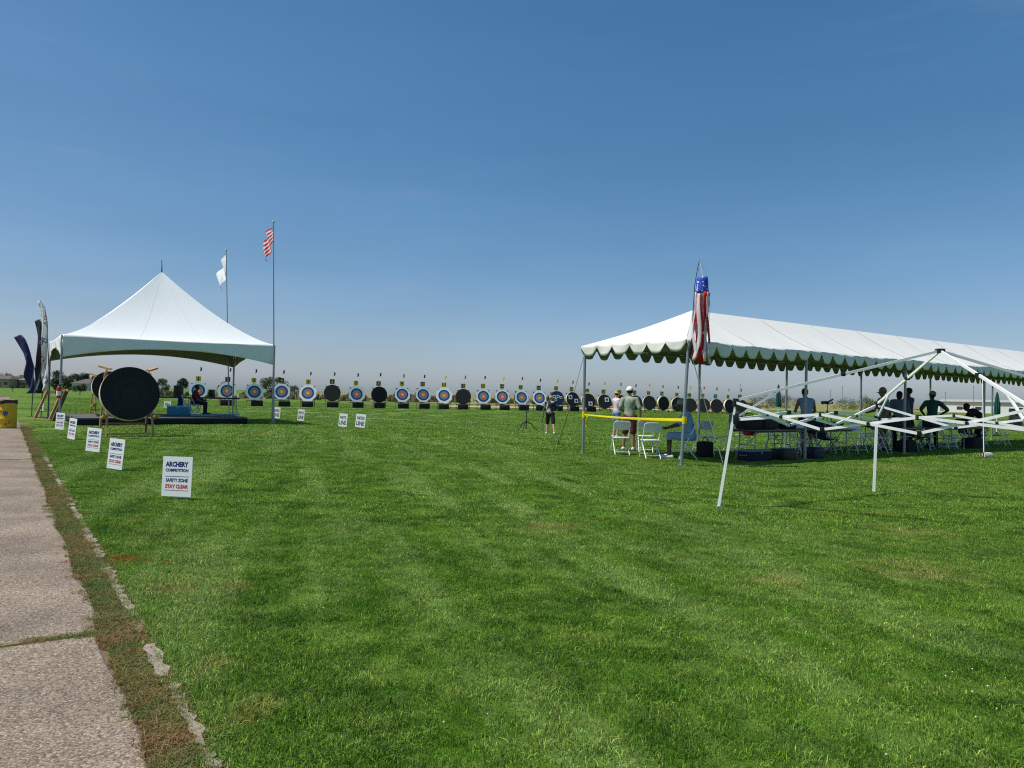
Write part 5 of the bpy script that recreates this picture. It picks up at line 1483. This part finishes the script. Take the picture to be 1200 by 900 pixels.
# ------------------------------------------------------------------ people
BASEJ = dict(pel=(0, 0, .96), wai=(0, 0, 1.12), che=(0, 0, 1.34), nek=(0, 0, 1.50), hed=(0, .02, 1.635),
             shL=(-.185, 0, 1.425), elL=(-.25, -.02, 1.14), wrL=(-.25, .07, .90), shR=(.185, 0, 1.425), elR=(.25, -.02, 1.14), wrR=(.25, .07, .90),
             hiL=(-.095, 0, .93), knL=(-.105, .02, .50), anL=(-.11, -.03, .085), toL=(-.13, .13, .035), hiR=(.095, 0, .93), knR=(.105, .02, .50), anR=(.11, -.03, .085), toR=(.13, .13, .035))
SEATJ = dict(pel=(0, -.08, .53), wai=(0, -.08, .69), che=(0, -.04, .91), nek=(0, .0, 1.07), hed=(0, .05, 1.20),
             shL=(-.185, -.02, .995), elL=(-.24, .10, .74), wrL=(-.13, .32, .66), shR=(.185, -.02, .995), elR=(.24, .10, .74), wrR=(.13, .32, .66),
             hiL=(-.095, -.05, .52), knL=(-.13, .40, .52), anL=(-.13, .40, .085), toL=(-.14, .56, .035), hiR=(.095, -.05, .52), knR=(.13, .40, .52), anR=(.13, .40, .085), toR=(.14, .56, .035))

def remeshed(mb, name, m, parent, voxel=0.014, it=3, extra=None):
    o = mb.build(name, m, None)
    md = o.modifiers.new('r', 'REMESH'); md.mode = 'VOXEL'; md.voxel_size = voxel; md.use_smooth_shade = True
    sm = o.modifiers.new('s', 'SMOOTH'); sm.factor = 0.5; sm.iterations = it
    me = eval_mesh(o)
    V = [v.co[:] for v in me.vertices]; F = [tuple(p.vertices) for p in me.polygons]
    bpy.data.objects.remove(o, do_unlink=True); bpy.data.meshes.remove(me)
    b2 = MB(); b2.add(V, F)
    if extra is not None: b2.add(extra.v, extra.f)
    return b2.build(name, m, parent, smooth='all')

def person(label, loc, rz, H, J=None, seat=False, skin=0, shirt=None, sleeve=0.7, legs=None, leglen=0.75, shoe=M_BLACKCL, hair=M_HAIRD, hat=None, hat_m=None, look=0.0, nod=0.0, long_hair=False, group=None, skirt=False):
    j = dict(SEATJ if seat else BASEJ); j.update(J or {})
    j = {k: Vector(v) for k, v in j.items()}
    r = empty('person', loc, rz, label, 'person', group)
    s = H / 1.75; r.scale = (s, s, s)
    sk = M_SKIN[skin]
    spine = (j['nek'] - j['pel']).normalized(); side = (j['shR'] - j['shL']).normalized(); fwd = spine.cross(side) * -1
    fwd = side.cross(spine) * -1 if fwd.length < .5 else fwd
    HM = Matrix.Rotation(look, 3, 'Z') @ Matrix.Rotation(-nod, 3, 'X')
    hd = j['hed']
    def torso(mb, e):
        mb.cap(j['pel'], j['wai'], .150 + e, .130 + e, 16, .74, fwd); mb.cap(j['wai'], j['che'], .130 + e, .155 + e, 16, .72, fwd)
        mb.cap(j['shL'].lerp(j['shR'], .10), j['shR'].lerp(j['shL'], .10), .062 + e, .062 + e, 12)
        mb.cap(j['che'], j['nek'] - spine * .05, .14 + e, .075 + e, 16, .7, fwd)
    def legcaps(mb, e, f, flare=0.0):
        for q in 'LR':
            hi, kn, an = j['hi' + q], j['kn' + q], j['an' + q]
            if f <= 0.5:
                p_ = hi.lerp(kn, f * 2); mb.cap(hi, p_, .090 + e, .088 - .03 * f * 2 + e + flare, 14)
            else:
                mb.cap(hi, kn, .090 + e, .058 + e, 14); mb.cap(kn, kn.lerp(an, (f - .5) * 2), .058 + e, .058 - .018 * (f - .5) * 2 + e + flare, 14)
        mb.cap(j['hiL'], j['hiR'], .105 + e, .105 + e, 14)
    def sleeves(mb, e, f):
        for q in 'LR':
            sh, el, wr = j['sh' + q], j['el' + q], j['wr' + q]
            if f <= 0: continue
            if f <= 1: mb.cap(sh, sh.lerp(el, f), .058 + e, .050 + e, 12)
            else: mb.cap(sh, el, .056 + e, .046 + e, 12); mb.cap(el, el.lerp(wr, f - 1), .046 + e, .036 + e, 12)
    # body
    mb = MB(); torso(mb, 0); legcaps(mb, 0, 1.0)
    mb.cap(j['nek'] - spine * .06, hd - Vector((0, .01, .07)), .058, .054, 12)
    mb.ell(hd + HM @ Vector((0, -.012, .03)), (.076, .094, .092), HM); mb.ell(hd + HM @ Vector((0, .022, -.045)), (.056, .066, .068), HM)
    mb.ell(hd + HM @ Vector((0, .098, -.012)), (.014, .02, .022), HM, 8, 6)
    for sx in (-1, 1): mb.ell(hd + HM @ Vector((sx * .077, -.008, -.005)), (.012, .022, .032), HM, 8, 6)
    for q in 'LR':
        mb.cap(j['sh' + q], j['el' + q], .054, .042, 12); mb.cap(j['el' + q], j['wr' + q], .042, .029, 12)
        mb.cap(j['an' + q] - Vector((0, .04, .03)), j['to' + q], .045, .033, 10)
        d = (j['wr' + q] - j['el' + q]).normalized(); mb.cap(j['wr' + q], j['wr' + q] + d * .07, .03, .036, 10, .6, side)
    ex = MB()
    for q, sg in (('L', 1), ('R', -1)):
        d = (j['wr' + q] - j['el' + q]).normalized(); w0 = j['wr' + q] + d * .085
        ac = Vector((0, 1, 0)); ac = (ac - d * ac.dot(d)); ac = ac.normalized() if ac.length > .05 else Vector((0, 0, 1))
        nr = d.cross(ac) * sg
        for k, (off, ln) in enumerate(((-.030, .058), (-.010, .070), (.010, .074), (.030, .066))):
            b0 = w0 + ac * off; ex.tube([b0 - d * .02, b0 + d * ln * .5 + nr * .006, b0 + d * ln * .85 + nr * .022, b0 + d * ln + nr * .036], [.0095, .009, .008, .006], 6)
        t0 = w0 - d * .05 + ac * .032; ex.tube([t0, t0 + ac * .03 + d * .025 + nr * .01, t0 + ac * .035 + d * .06 + nr * .02], [.012, .011, .008], 6)
    body = remeshed(mb, 'body', sk, r, extra=ex)
    # face
    for sx in (-1, 1):
        mb = MB(); mb.ell(hd + HM @ Vector((sx * .031, .074, .012)), (.013, .008, .008), HM, 8, 6); mb.build('eye', M_BLACKINK, r, smooth='all')
    mb = MB(); mb.ell(hd + HM @ Vector((0, .083, -.058)), (.022, .008, .006), HM, 8, 6); mb.build('mouth', mat('lips', (0.22, 0.07, 0.06), .5), r, smooth='all')
    # hair
    mb = MB(); mb.ell(hd + HM @ Vector((0, -.026, .042)), (.088, .094, .098), HM)
    if long_hair: mb.ell(hd + HM @ Vector((0, -.075, -.03)), (.085, .055, .12), HM)
    remeshed(mb, 'hair', hair, r, 0.012, 2)
    if hat in ('cap', 'visor'):
        mb = MB()
        if hat == 'cap':
            prof = [(.0985 * math.cos(a), .105 * math.sin(a)) for a in [R(x) for x in (0, 20, 40, 60, 75, 88)]]
            mb.lathe([(.0985, -.02)] + prof, 24, c=(0, 0, 0), close=False)
        else:
            mb.lathe([(.096, -.02), (.099, .0), (.099, .03), (.096, .045)], 24, close=False)
        mb.v = [tuple(hd + HM @ Vector((v[0], v[1] * 1.06 - .018, v[2] + .055))) for v in mb.v]
        mb2 = MB(); mb2.grid(lambda u, v: hd + HM @ Vector(((u - .5) * .17, .075 + .085 * v * math.cos((u - .5) * 2.2), .045 - .02 * v - .05 * (u - .5) ** 2 * 4 * .4)), 10, 5, .006)
        cp = mb.build('cap' if hat == 'cap' else 'visor', hat_m, r, smooth='all'); mb2.build('brim', hat_m, cp, smooth='all')
    if shirt is not None:
        mb = MB(); torso(mb, .016); sleeves(mb, .014, sleeve); remeshed(mb, 'shirt', shirt, r, 0.016, 3)
    if legs is not None:
        mb = MB(); legcaps(mb, .016, leglen, .02 if leglen < .8 else 0); mb.cap(j['pel'] - spine * .02, j['pel'] + spine * .06, .152, .14, 14, .78, fwd)
        if skirt:
            mid0 = (j['hiL'] + j['hiR']) / 2; mid1 = (j['knL'] + j['knR']) / 2; mb.cap(mid0, mid0.lerp(mid1, .8), .16, .17, 16, .8, fwd)
        remeshed(mb, 'skirt' if skirt else ('trousers' if leglen > .9 else 'shorts'), legs, r, 0.016, 3)
    for q in 'LR':
        mb = MB(); mb.cap(j['an' + q] - Vector((0, .05, .035)), j['to' + q] + Vector((0, .03, .005)), .052, .042, 12)
        mb.v = [(x, y, max(z, 0.002)) for x, y, z in mb.v]
        remeshed(mb, 'shoe', shoe, r, 0.012, 2)
    return r

M_SHOEW = cloth('white shoe', (0.6, 0.62, 0.65))
def camo(name, a, b):
    m = mat(name, a, .85, .1, 10); return m
def pattern_mat(name, a, b, scale, lo=.48, hi=.52):
    m = bpy.data.materials.new(name); m.use_nodes = True
    N, L = m.node_tree.nodes, m.node_tree.links; p = N['Principled BSDF']; p.inputs['Roughness'].default_value = .85
    tc = N.new('ShaderNodeTexCoord'); nz = N.new('ShaderNodeTexNoise'); nz.inputs['Scale'].default_value = scale; L.new(tc.outputs['Object'], nz.inputs['Vector'])
    mr = N.new('ShaderNodeMapRange'); mr.inputs['From Min'].default_value = lo; mr.inputs['From Max'].default_value = hi; L.new(nz.outputs['Fac'], mr.inputs['Value'])
    mx = N.new('ShaderNodeMix'); mx.data_type = 'RGBA'; mx.inputs['A'].default_value = (*a, 1); mx.inputs['B'].default_value = (*b, 1)
    L.new(mr.outputs[0], mx.inputs['Factor']); L.new(mx.outputs['Result'], p.inputs['Base Color']); return m

# man in the white cap, seen from behind
person('standing person in white cap, pale green shirt and maroon shorts behind the ribbon', gp(737, 528), R(-14), 1.72,
       J=dict(elL=(-.27, -.02, 1.16), wrL=(-.16, .20, 1.08), elR=(.29, -.04, 1.15), wrR=(.30, .03, .90), knL=(-.12, .03, .5), anL=(-.16, .02, .085), toL=(-.19, .17, .035), hed=(-.015, .03, 1.63)),
       skin=1, shirt=pattern_mat('pale green print', (0.34, 0.40, 0.30), (0.22, 0.30, 0.22), 16), sleeve=.8, legs=cloth('maroon', (0.11, 0.018, 0.022)), leglen=.46, shoe=M_SHOEW, hat='cap', hat_m=cloth('white cap', (0.78, 0.79, 0.8)), look=.3, nod=.1)
person('person in yellow visor, white and pink top and blue shorts beyond the white capped one', gp(722, 513), R(-62), 1.66,
       J=dict(elL=(-.25, .05, 1.16), wrL=(-.20, .28, 1.12), elR=(.24, .05, 1.16), wrR=(.20, .28, 1.10)),
       skin=0, shirt=pattern_mat('white pink top', (0.62, 0.58, 0.62), (0.55, 0.25, 0.33), 7), sleeve=.5, legs=cloth('denim blue', (0.11, 0.21, 0.38)), leglen=.32, shoe=M_SHOEW, hat='visor', hat_m=cloth('yellow visor', (0.75, 0.48, 0.03)), nod=.25)
# the archer with a bow
ap = gp(644, 509)
person('fair haired archer in black and white shirt and black shorts walking to the targets', ap, R(-12), 1.47,
       J=dict(elL=(-.29, .03, 1.17), wrL=(-.33, .16, .98), elR=(.30, .06, 1.18), wrR=(.26, .27, 1.08), knL=(-.12, .10, .51), anL=(-.15, .03, .085), toL=(-.17, .19, .035), hiR=(.10, 0, .93), knR=(.17, -.06, .52), anR=(.25, -.25, .10), toR=(.27, -.10, .035), hed=(.03, .05, 1.62)),
       skin=0, shirt=pattern_mat('black white print', (0.02, 0.02, 0.025), (0.40, 0.41, 0.43), 6, .5, .56), sleeve=.9, legs=cloth('black shorts', (0.012, 0.012, 0.016)), leglen=.48, shoe=M_SHOEW, hair=M_HAIRL, look=-.3)
def bow(loc, rz, label, lean=0.0, s=1.0, rx=0.0):
    r = empty('recurve_bow', loc, rz, label, 'bow'); r.scale = (s, s, s); r.rotation_euler = (rx, lean, rz)
    mb = MB(); mb.tube([(0, .02, .55), (0, 0, .62), (0, .03, .70), (0, .03, .80), (0, 0, .90), (0, .02, .98)], [.018, .022, .016, .016, .022, .018], 8); mb.build('riser', M_BLACKPL, r, smooth=True)
    for sg in (-1, 1):
        c = .765; mb = MB(); pts_ = [(0, .02, c + sg * .21), (0, -.03, c + sg * .42), (0, -.13, c + sg * .62), (0, -.17, c + sg * .72), (0, -.13, c + sg * .78)]
        mb.tube(pts_, [.014, .012, .010, .008, .006], 6); mb.build('limb', M_WHITEP if False else M_DKSTEEL, r, smooth=True)
    mb = MB(); mb.tube([(0, -.16, .765 + .73), (0, -.17, .765), (0, -.16, .765 - .73)], .003, 5); mb.build('string', M_ROPE, r)
    mb = MB(); mb.tube([(0, .03, .72), (0, .75, .70)], .008, 6); mb.tube([(0, .72, .70), (0, .78, .70)], .018, 8); mb.build('stabiliser', M_BLACKPL, r, smooth=True)
bow(ap + Vector((-.34, .22, -.10)) + Vector((0, 0, .12)), R(70), 'recurve bow carried low in the walking archer\'s hand', 0.5, .8)
# the seated person in blue
person('person seated on a white chair in light blue shirt and shorts, leaning forward', PCH + Vector((0, 0, 0.0)), R(80), 1.85, seat=True,
       J=dict(pel=(0, -.08, .56), wai=(0, -.05, .72), che=(0, .02, .94), nek=(0, .08, 1.10), hed=(0, .15, 1.22), shL=(-.19, .05, 1.03), shR=(.19, .05, 1.03), elL=(-.25, .20, .78), wrL=(-.10, .44, .70), elR=(.25, .20, .78), wrR=(.10, .44, .70)),
       skin=2, shirt=cloth('light blue shirt', (0.22, 0.35, 0.58)), sleeve=.85, legs=cloth('light blue shorts', (0.22, 0.33, 0.54)), leglen=.52, shoe=M_SHOEW, hair=M_HAIRG, hat='cap', hat_m=cloth('grey cap', (0.25, 0.26, 0.27)), nod=.2)
# under the long tent
tpg = 'people standing under the long tent'
person('woman in blue sleeveless top and dark shorts standing with her back turned at the table', gpy(944.5, 20.3), R(-6), 1.83,
       J=dict(che=(0, .06, 1.33), nek=(0, .11, 1.48), hed=(-.01, .16, 1.60), shL=(-.175, .07, 1.405), shR=(.175, .07, 1.405), elL=(-.26, .10, 1.14), wrL=(-.20, .36, 1.06), elR=(.25, .14, 1.14), wrR=(.18, .40, 1.06)),
       skin=1, shirt=cloth('soft blue top', (0.25, 0.34, 0.58)), sleeve=0, legs=cloth('dark navy shorts', (0.02, 0.03, 0.05)), leglen=.34, nod=.35, long_hair=False, group=tpg)
person('man in cap and grey blue shirt standing in profile under the tent', gpy(1034, 22.6), R(88), 1.90,
       J=dict(elR=(.25, .08, 1.14), wrR=(.15, .32, 1.08)), skin=1, shirt=cloth('slate shirt', (0.17, 0.21, 0.26)), sleeve=.8, legs=cloth('khaki', (0.24, 0.19, 0.13)), leglen=1.0, hat='cap', hat_m=cloth('tan cap', (0.26, 0.22, 0.18)), nod=.15, group=tpg)
person('dark haired person in slate top close beside the one in purple', gpy(1053, 23.2), R(-30), 1.86,
       J=dict(che=(0, .05, 1.33), nek=(0, .08, 1.48), hed=(0, .12, 1.60)), skin=2, shirt=cloth('dull blue top', (0.11, 0.16, 0.24)), sleeve=1.3, legs=M_BLACKCL, leglen=.98, long_hair=True, nod=.3, group=tpg)
person('dark haired person in purple shirt beside the raised bow', gpy(1064, 23.7), R(35), 1.95,
       J=dict(elR=(.28, .12, 1.16), wrR=(.20, .36, 1.10), elL=(-.26, .10, 1.15), wrL=(-.12, .33, 1.08)), skin=2, shirt=cloth('dark purple shirt', (0.09, 0.035, 0.12)), sleeve=.8, legs=M_BLACKCL, leglen=1.0, look=.2, group=tpg)
person('person in cap and dark green shirt with an elbow out, back turned', gpy(1092, 24.3), R(-8), 1.86,
       J=dict(elR=(.42, -.08, 1.20), wrR=(.20, .05, 1.02), elL=(-.36, -.05, 1.20), wrL=(-.20, .06, 1.02)), skin=2, shirt=cloth('dark green shirt', (0.02, 0.075, 0.065)), sleeve=.85, legs=M_BLACKCL, leglen=1.0, hat='cap', hat_m=cloth('grey green cap', (0.27, 0.23, 0.21)), look=.3, group=tpg)
person('person in black cap bending over the table near the far guy rope', gpy(1146, 26.0), R(75), 1.8,
       J=dict(pel=(0, -.12, .93), wai=(0, -.08, 1.06), che=(0, .12, 1.17), nek=(0, .26, 1.26), hed=(0, .36, 1.33), shL=(-.185, .2, 1.2), shR=(.185, .2, 1.2), elL=(-.25, .3, .95), wrL=(-.15, .5, .82), elR=(.25, .3, .95), wrR=(.15, .5, .82), hiL=(-.095, -.1, .91), hiR=(.095, -.1, .91)),
       skin=2, shirt=M_BLACKCL, sleeve=.85, legs=M_BLACKCL, leglen=1.0, hat='cap', hat_m=M_BLACKCL, nod=.3, group=tpg)
bow(tp_(10.3, TW - 0.6, 0.742), R(-60), 'dark recurve bow propped up on the table under the tent', 0.15, .78)
# seated on the stage
sp_ = on_stage(229, 32.6)
put_chair(sp_, R(-78), 'white folding chair on stage under the person in maroon', 'white folding chairs')
person('person in maroon top and dark trousers seated on the stage', sp_, R(-78), 1.74, seat=True, skin=2, shirt=cloth('maroon red top', (0.16, 0.012, 0.035)), sleeve=1.2, legs=M_BLACKCL, leglen=1.0, J=dict(pel=(0, -.08, .56), wai=(0, -.08, .71)))

# ------------------------------------------------------------------ far background
M_BARK = mat('bark', (0.09, 0.065, 0.045), .9, .3, 3)
def leaf_mat(name, c):
    m = mat('leaves ' + name, c, .7, .45, .9, trans=.25); return m
def tree(px, Y, h, w, m, label, trunk=True, dens=2600, group='trees beyond the field', name='tree', low=0.08):
    g = gpy(px, Y); r = empty(name, g, 0, label, 'tree' if name == 'tree' else name.replace('_', ' '), group)
    rn = np.random.default_rng(int(px * 7 + Y))
    mb = MB(); mb.tube([(0, 0, -.1), (0.02 * h, 0, h * .35), (0, 0.01 * h, h * .75)], [h * .035, h * .025, h * .008], 7)
    for k in range(5):
        a = k * 1.3 + px; mb.tube([(0, 0, h * (.28 + .07 * k)), (w * .28 * math.cos(a), w * .28 * math.sin(a), h * (.5 + .08 * k))], [h * .016, h * .006], 5)
    mb.build('trunk', M_BARK, r, smooth=True)
    nc = 16; cs = []
    for k in range(nc):
        a = rn.random() * 6.283; zz = rn.random() ** .8; rad = (w * .5) * math.sqrt(max(0.05, 1 - (2 * zz - .85) ** 2 * .8)) * rn.uniform(.25, .85)
        cs.append((rad * math.cos(a), rad * math.sin(a), h * (low + (.93 - low) * zz), rn.uniform(.10, .2) * w))
    P, F = [], []
    lf = max(h * .065, 0.08)
    for k in range(dens):
        cx, cy, cz, cr = cs[rn.integers(nc)]
        v = rn.normal(0, 1, 3); v /= np.linalg.norm(v); v *= cr * rn.random() ** .4
        c = np.array((cx, cy, cz)) + v * np.array((1, 1, .8))
        n1 = rn.normal(0, 1, 3); n1 /= np.linalg.norm(n1); n2 = np.cross(n1, rn.normal(0, 1, 3)); n2 /= np.linalg.norm(n2)
        s_ = lf * rn.uniform(.6, 1.3); b = len(P)
        P += [tuple(c + n1 * s_ * .6), tuple(c + n2 * s_ * .35), tuple(c - n1 * s_ * .6), tuple(c - n2 * s_ * .35)]; F.append((b, b + 1, b + 2, b + 3))
    mb = MB(); mb.add(P, F); mb.build('crown', m, r)
    return r
G1 = leaf_mat('dark', (0.040, 0.062, 0.030)); G2 = leaf_mat('mid', (0.065, 0.095, 0.038)); G3 = leaf_mat('light', (0.125, 0.17, 0.050)); G4 = leaf_mat('grey', (0.085, 0.10, 0.065))
tree(324, 205, 5.6, 10.0, G2, 'large rounded tree behind target number four', dens=2600)
tree(190, 235, 4.2, 6, G2, 'rounded tree right of the big black target by the far mast')
tree(213, 240, 4.6, 6, G1, 'dark tree behind the larger stage speaker')
tree(262, 300, 4.0, 7, G1, 'low dark tree behind target number two')
tree(66, 250, 6.2, 9, G1, 'dark tree just right of the feather flags, far off')
tree(80, 262, 5.0, 8, G2, 'mid green far tree between tent legs')
tree(90, 255, 5.4, 8, G1, 'dark far tree left of the second black target')
tree(101, 258, 5.8, 8, G1, 'tallest of the dark far trees beside the second black target')
tree(7, 330, 6.0, 12, G4, 'grey green tree behind the tan house at the left edge')
tree(93.5, 118, 1.9, 2.6, G2, 'small young tree standing alone on the far lawn', low=.35)
tree(14.5, 150, 1.5, 1.6, G2, 'tiny sapling on the far lawn near the path', low=.4, dens=400)
tree(345, 330, 3.6, 7, G2, 'low far tree between targets four and five')
tree(1010, 150, 2.7, 7, G3, 'light green bush seen under the tent behind the front pole', dens=1800)
tree(990, 152, 2.3, 6, G3, 'light green bush seen under the tent beside the scope', dens=1400)
tree(1022, 155, 2.2, 5, G3, 'light green bush behind the man in profile', dens=1200)
tree(893, 165, 2.6, 8, G4, 'grey green bush seen behind the canopy frame bars', dens=1500)
tree(915, 172, 3.0, 8, G4, 'grey green tree behind the closed umbrella', dens=1500)
tree(938, 170, 2.0, 8, G4, 'low grey bush left of the woman in blue', dens=1200)
# scrub beyond the targets, read as one mass
mb = MB(); rn = np.random.default_rng(3)
for k in range(9000):
    px = rn.uniform(180, 900); Y = rn.uniform(118, 190) + (px > 500) * 10
    g = gpy(px, Y); n0 = math.sin(px * .11) + math.sin(px * .037 + 2) + rn.normal(0, .6)
    if n0 < -.4 or (px < 345 and rn.random() < .75): continue
    hh = rn.uniform(.15, 1.0) * (1.0 + .25 * n0); a = rn.uniform(0, 3.14); s_ = rn.uniform(.25, .6)
    mb.add([(g.x - s_ * math.cos(a), g.y - s_ * math.sin(a), 0), (g.x + s_ * math.cos(a), g.y + s_ * math.sin(a), .05), (g.x + s_ * .5 * math.cos(a), g.y + s_ * .5 * math.sin(a), hh), (g.x - s_ * .4 * math.cos(a), g.y, hh * .8)], [(0, 1, 2, 3)])
o = mb.build('scrub', mat('scrub leaves', (0.12, 0.105, 0.06), .9, .4, .08))
tag(o, 'low brown green scrub growing beyond the row of targets', 'scrub', kind='stuff')

# houses at the far left
def house(px0, px1, Y, h, mw, mr, label, nwin=4, hipw=0.9):
    a, b = gpy(px0, Y), gpy(px1, Y); W = (b - a).length; D = 9.0
    r = empty('house', (a + b) / 2, 0, label, 'house', 'houses at the far left')
    mb = MB(); mb.box((0, D / 2, h / 2), (W, D, h)); mb.build('wall', mw, r)
    mb = MB(); e = .5; rh = 1.5
    mb.add([(-W / 2 - e, -e, h + .003), (W / 2 + e, -e, h + .003), (W / 2 + e, D + e, h + .003), (-W / 2 - e, D + e, h + .003), (-W / 2 + hipw * 2, D / 2, h + rh), (W / 2 - hipw * 2, D / 2, h + rh)], [(0, 1, 5, 4), (1, 2, 5), (2, 3, 4, 5), (3, 0, 4), (3, 2, 1, 0)])
    mb.build('roof', mr, r)
    for k in range(nwin):
        x = -W / 2 + W * (k + .5) / nwin
        mb = MB(); mb.box((x, -.03, h * .5), (W / nwin * .42, .05, h * .34)); wd = mb.build('window', mat('dark glass', (0.03, 0.035, 0.045), .2), r)
        mb = MB(); mb.box((x, -.065, h * .5 - h * .19), (W / nwin * .48, .08, .12)); mb.build('sill', M_CARD, wd)
    mb = MB(); mb.box((W * .02, -.04, h * .33), (1.1, .06, h * .66)); mb.build('door', M_DKWOOD, r)
M_TAN = mat('tan stucco', (0.36, 0.28, 0.20), .9, .1); M_BRICK = mat('pink brick', (0.33, 0.20, 0.16), .9, .15, .7); M_ROOF = mat('brown shingle', (0.11, 0.09, 0.08), .9, .2)
house(-14, 10.5, 300, 3.6, M_TAN, M_ROOF, 'tan house with a dark opening at the left edge', 3)
house(11.5, 21, 310, 4.2, M_BRICK, M_ROOF, 'pink brick house left of the feather flags', 2)
house(22, 33, 305, 3.4, M_TAN, mat('grey shingle', (0.2, 0.19, 0.18), .9, .2), 'small tan house directly behind the navy flag', 3)
house(84, 104, 240, 2.3, mat('pale stucco', (0.55, 0.53, 0.48), .9, .1), M_ROOF, 'pale low house behind the dark far trees', 3)
# long white building on the right
a, b = gpy(1094, 172), gpy(1330, 128)
r = empty('long_building', (a + b) / 2, math.atan2((b - a).y, (b - a).x), 'long low white building beyond the tent on the right', 'building')
W = (b - a).length
mb = MB(); mb.box((0, 3, 1.2), (W, 6, 2.4)); mb.build('wall', mat('white metal siding', (0.62, 0.62, 0.60), .7, .06, .3), r)
mb = MB(); mb.add([(-W / 2 - .4, -.5, 2.404), (W / 2 + .4, -.5, 2.404), (W / 2 + .4, 6.5, 2.404), (-W / 2 - .4, 6.5, 2.404), (-W / 2 - .4, 3, 2.95), (W / 2 + .4, 3, 2.95)], [(0, 1, 5, 4), (2, 3, 4, 5), (0, 4, 3), (1, 2, 5), (3, 2, 1, 0)]); mb.build('roof', mat('grey metal roof', (0.38, 0.38, 0.37), .5, .1), r)
for k in range(9):
    x = -W / 2 + W * (k + .5) / 9
    mb = MB(); mb.box((x, -.02, 1.0 if k % 3 else 1.25), (1.1, .04, 2.0) if k % 3 == 0 else (1.6, .04, .7)); mb.build('door' if k % 3 == 0 else 'window', mat('grey door', (0.22, 0.23, 0.25), .5) if k % 3 == 0 else mat('dark glass', (0.03, 0.035, 0.045), .2), r)
# slender posts around the far right field, and masts
for k, (px, Y, h, lab) in enumerate(((1107.5, 140, 4.0, 'slim post above the white building, left of the bent person'), (1140.5, 140, 5.2, 'slim tall post above the bent person'), (1151, 142, 3.6, 'slim post left of the far green umbrella'), (987, 140, 4.6, 'slim post right of the scope behind the tent'), (867, 150, 4.8, 'slim post behind the canopy frame corner'), (973, 150, 4.0, 'slim post left of the light green bushes'), (899, 150, 3.6, 'slim post left of the closed umbrella'))):
    g = gpy(px, Y); r = empty('net_post', g, 0, lab, 'post', 'slender posts on the far field')
    mb = MB(); mb.tube([(0, 0, 0), (0, 0, h)], .05, 6); mb.build('shaft', M_STEEL, r); mb = MB(); mb.ell((0, 0, h), (.09, .09, .06), nu=8, nv=5); mb.build('post_cap', M_DKSTEEL, r)
g = gpy(190, 420)
r = empty('lattice_mast', g, 0, 'grey lattice power structure far off behind the stage', 'mast')
for sx in (-1.8, 1.8):
    mb = MB()
    for q in (-.3, .3): mb.tube([(sx + q, 0, 0), (sx + q, 0, 6.5)], .09, 5)
    for z in range(6): mb.tube([(sx - .3, 0, z), (sx + .3, 0, z + 1)], .05, 5)
    mb.build('column', M_STEEL, r)
mb = MB(); mb.tube([(-2.6, 0, 6.2), (2.6, 0, 6.2)], .12, 5); mb.tube([(-2.2, 0, 5.3), (2.2, 0, 5.3)], .08, 5); mb.build('cross_beam', M_STEEL, r)
# distant hills
mb = MB(); P = []; F = []; n_ = 120
for i in range(n_ + 1):
    px = 420 + (1500 - 420) * i / n_; g = gpy(px, 6500)
    e = 22 * (0.5 + .5 * math.sin(px * .021 + 1)) + 16 * max(0, math.sin(px * .05)) + 7 * math.sin(px * .13) + (26 if 850 < px < 895 else 0) * math.sin(math.pi * (px - 850) / 45)
    e = max(e, 2)
    P += [(g.x, 6450, -2), (g.x, 6500, e), (g.x, 6700, -2)]
for i in range(n_):
    F += [(i * 3, i * 3 + 3, i * 3 + 4, i * 3 + 1), (i * 3 + 1, i * 3 + 4, i * 3 + 5, i * 3 + 2)]
mb.add(P, F); tag(mb.build('hills', mat('far hills', (0.20, 0.19, 0.17), 1, .1, .002), smooth='all'), 'low far hills on the horizon', 'hills', kind='structure')

make_grass()
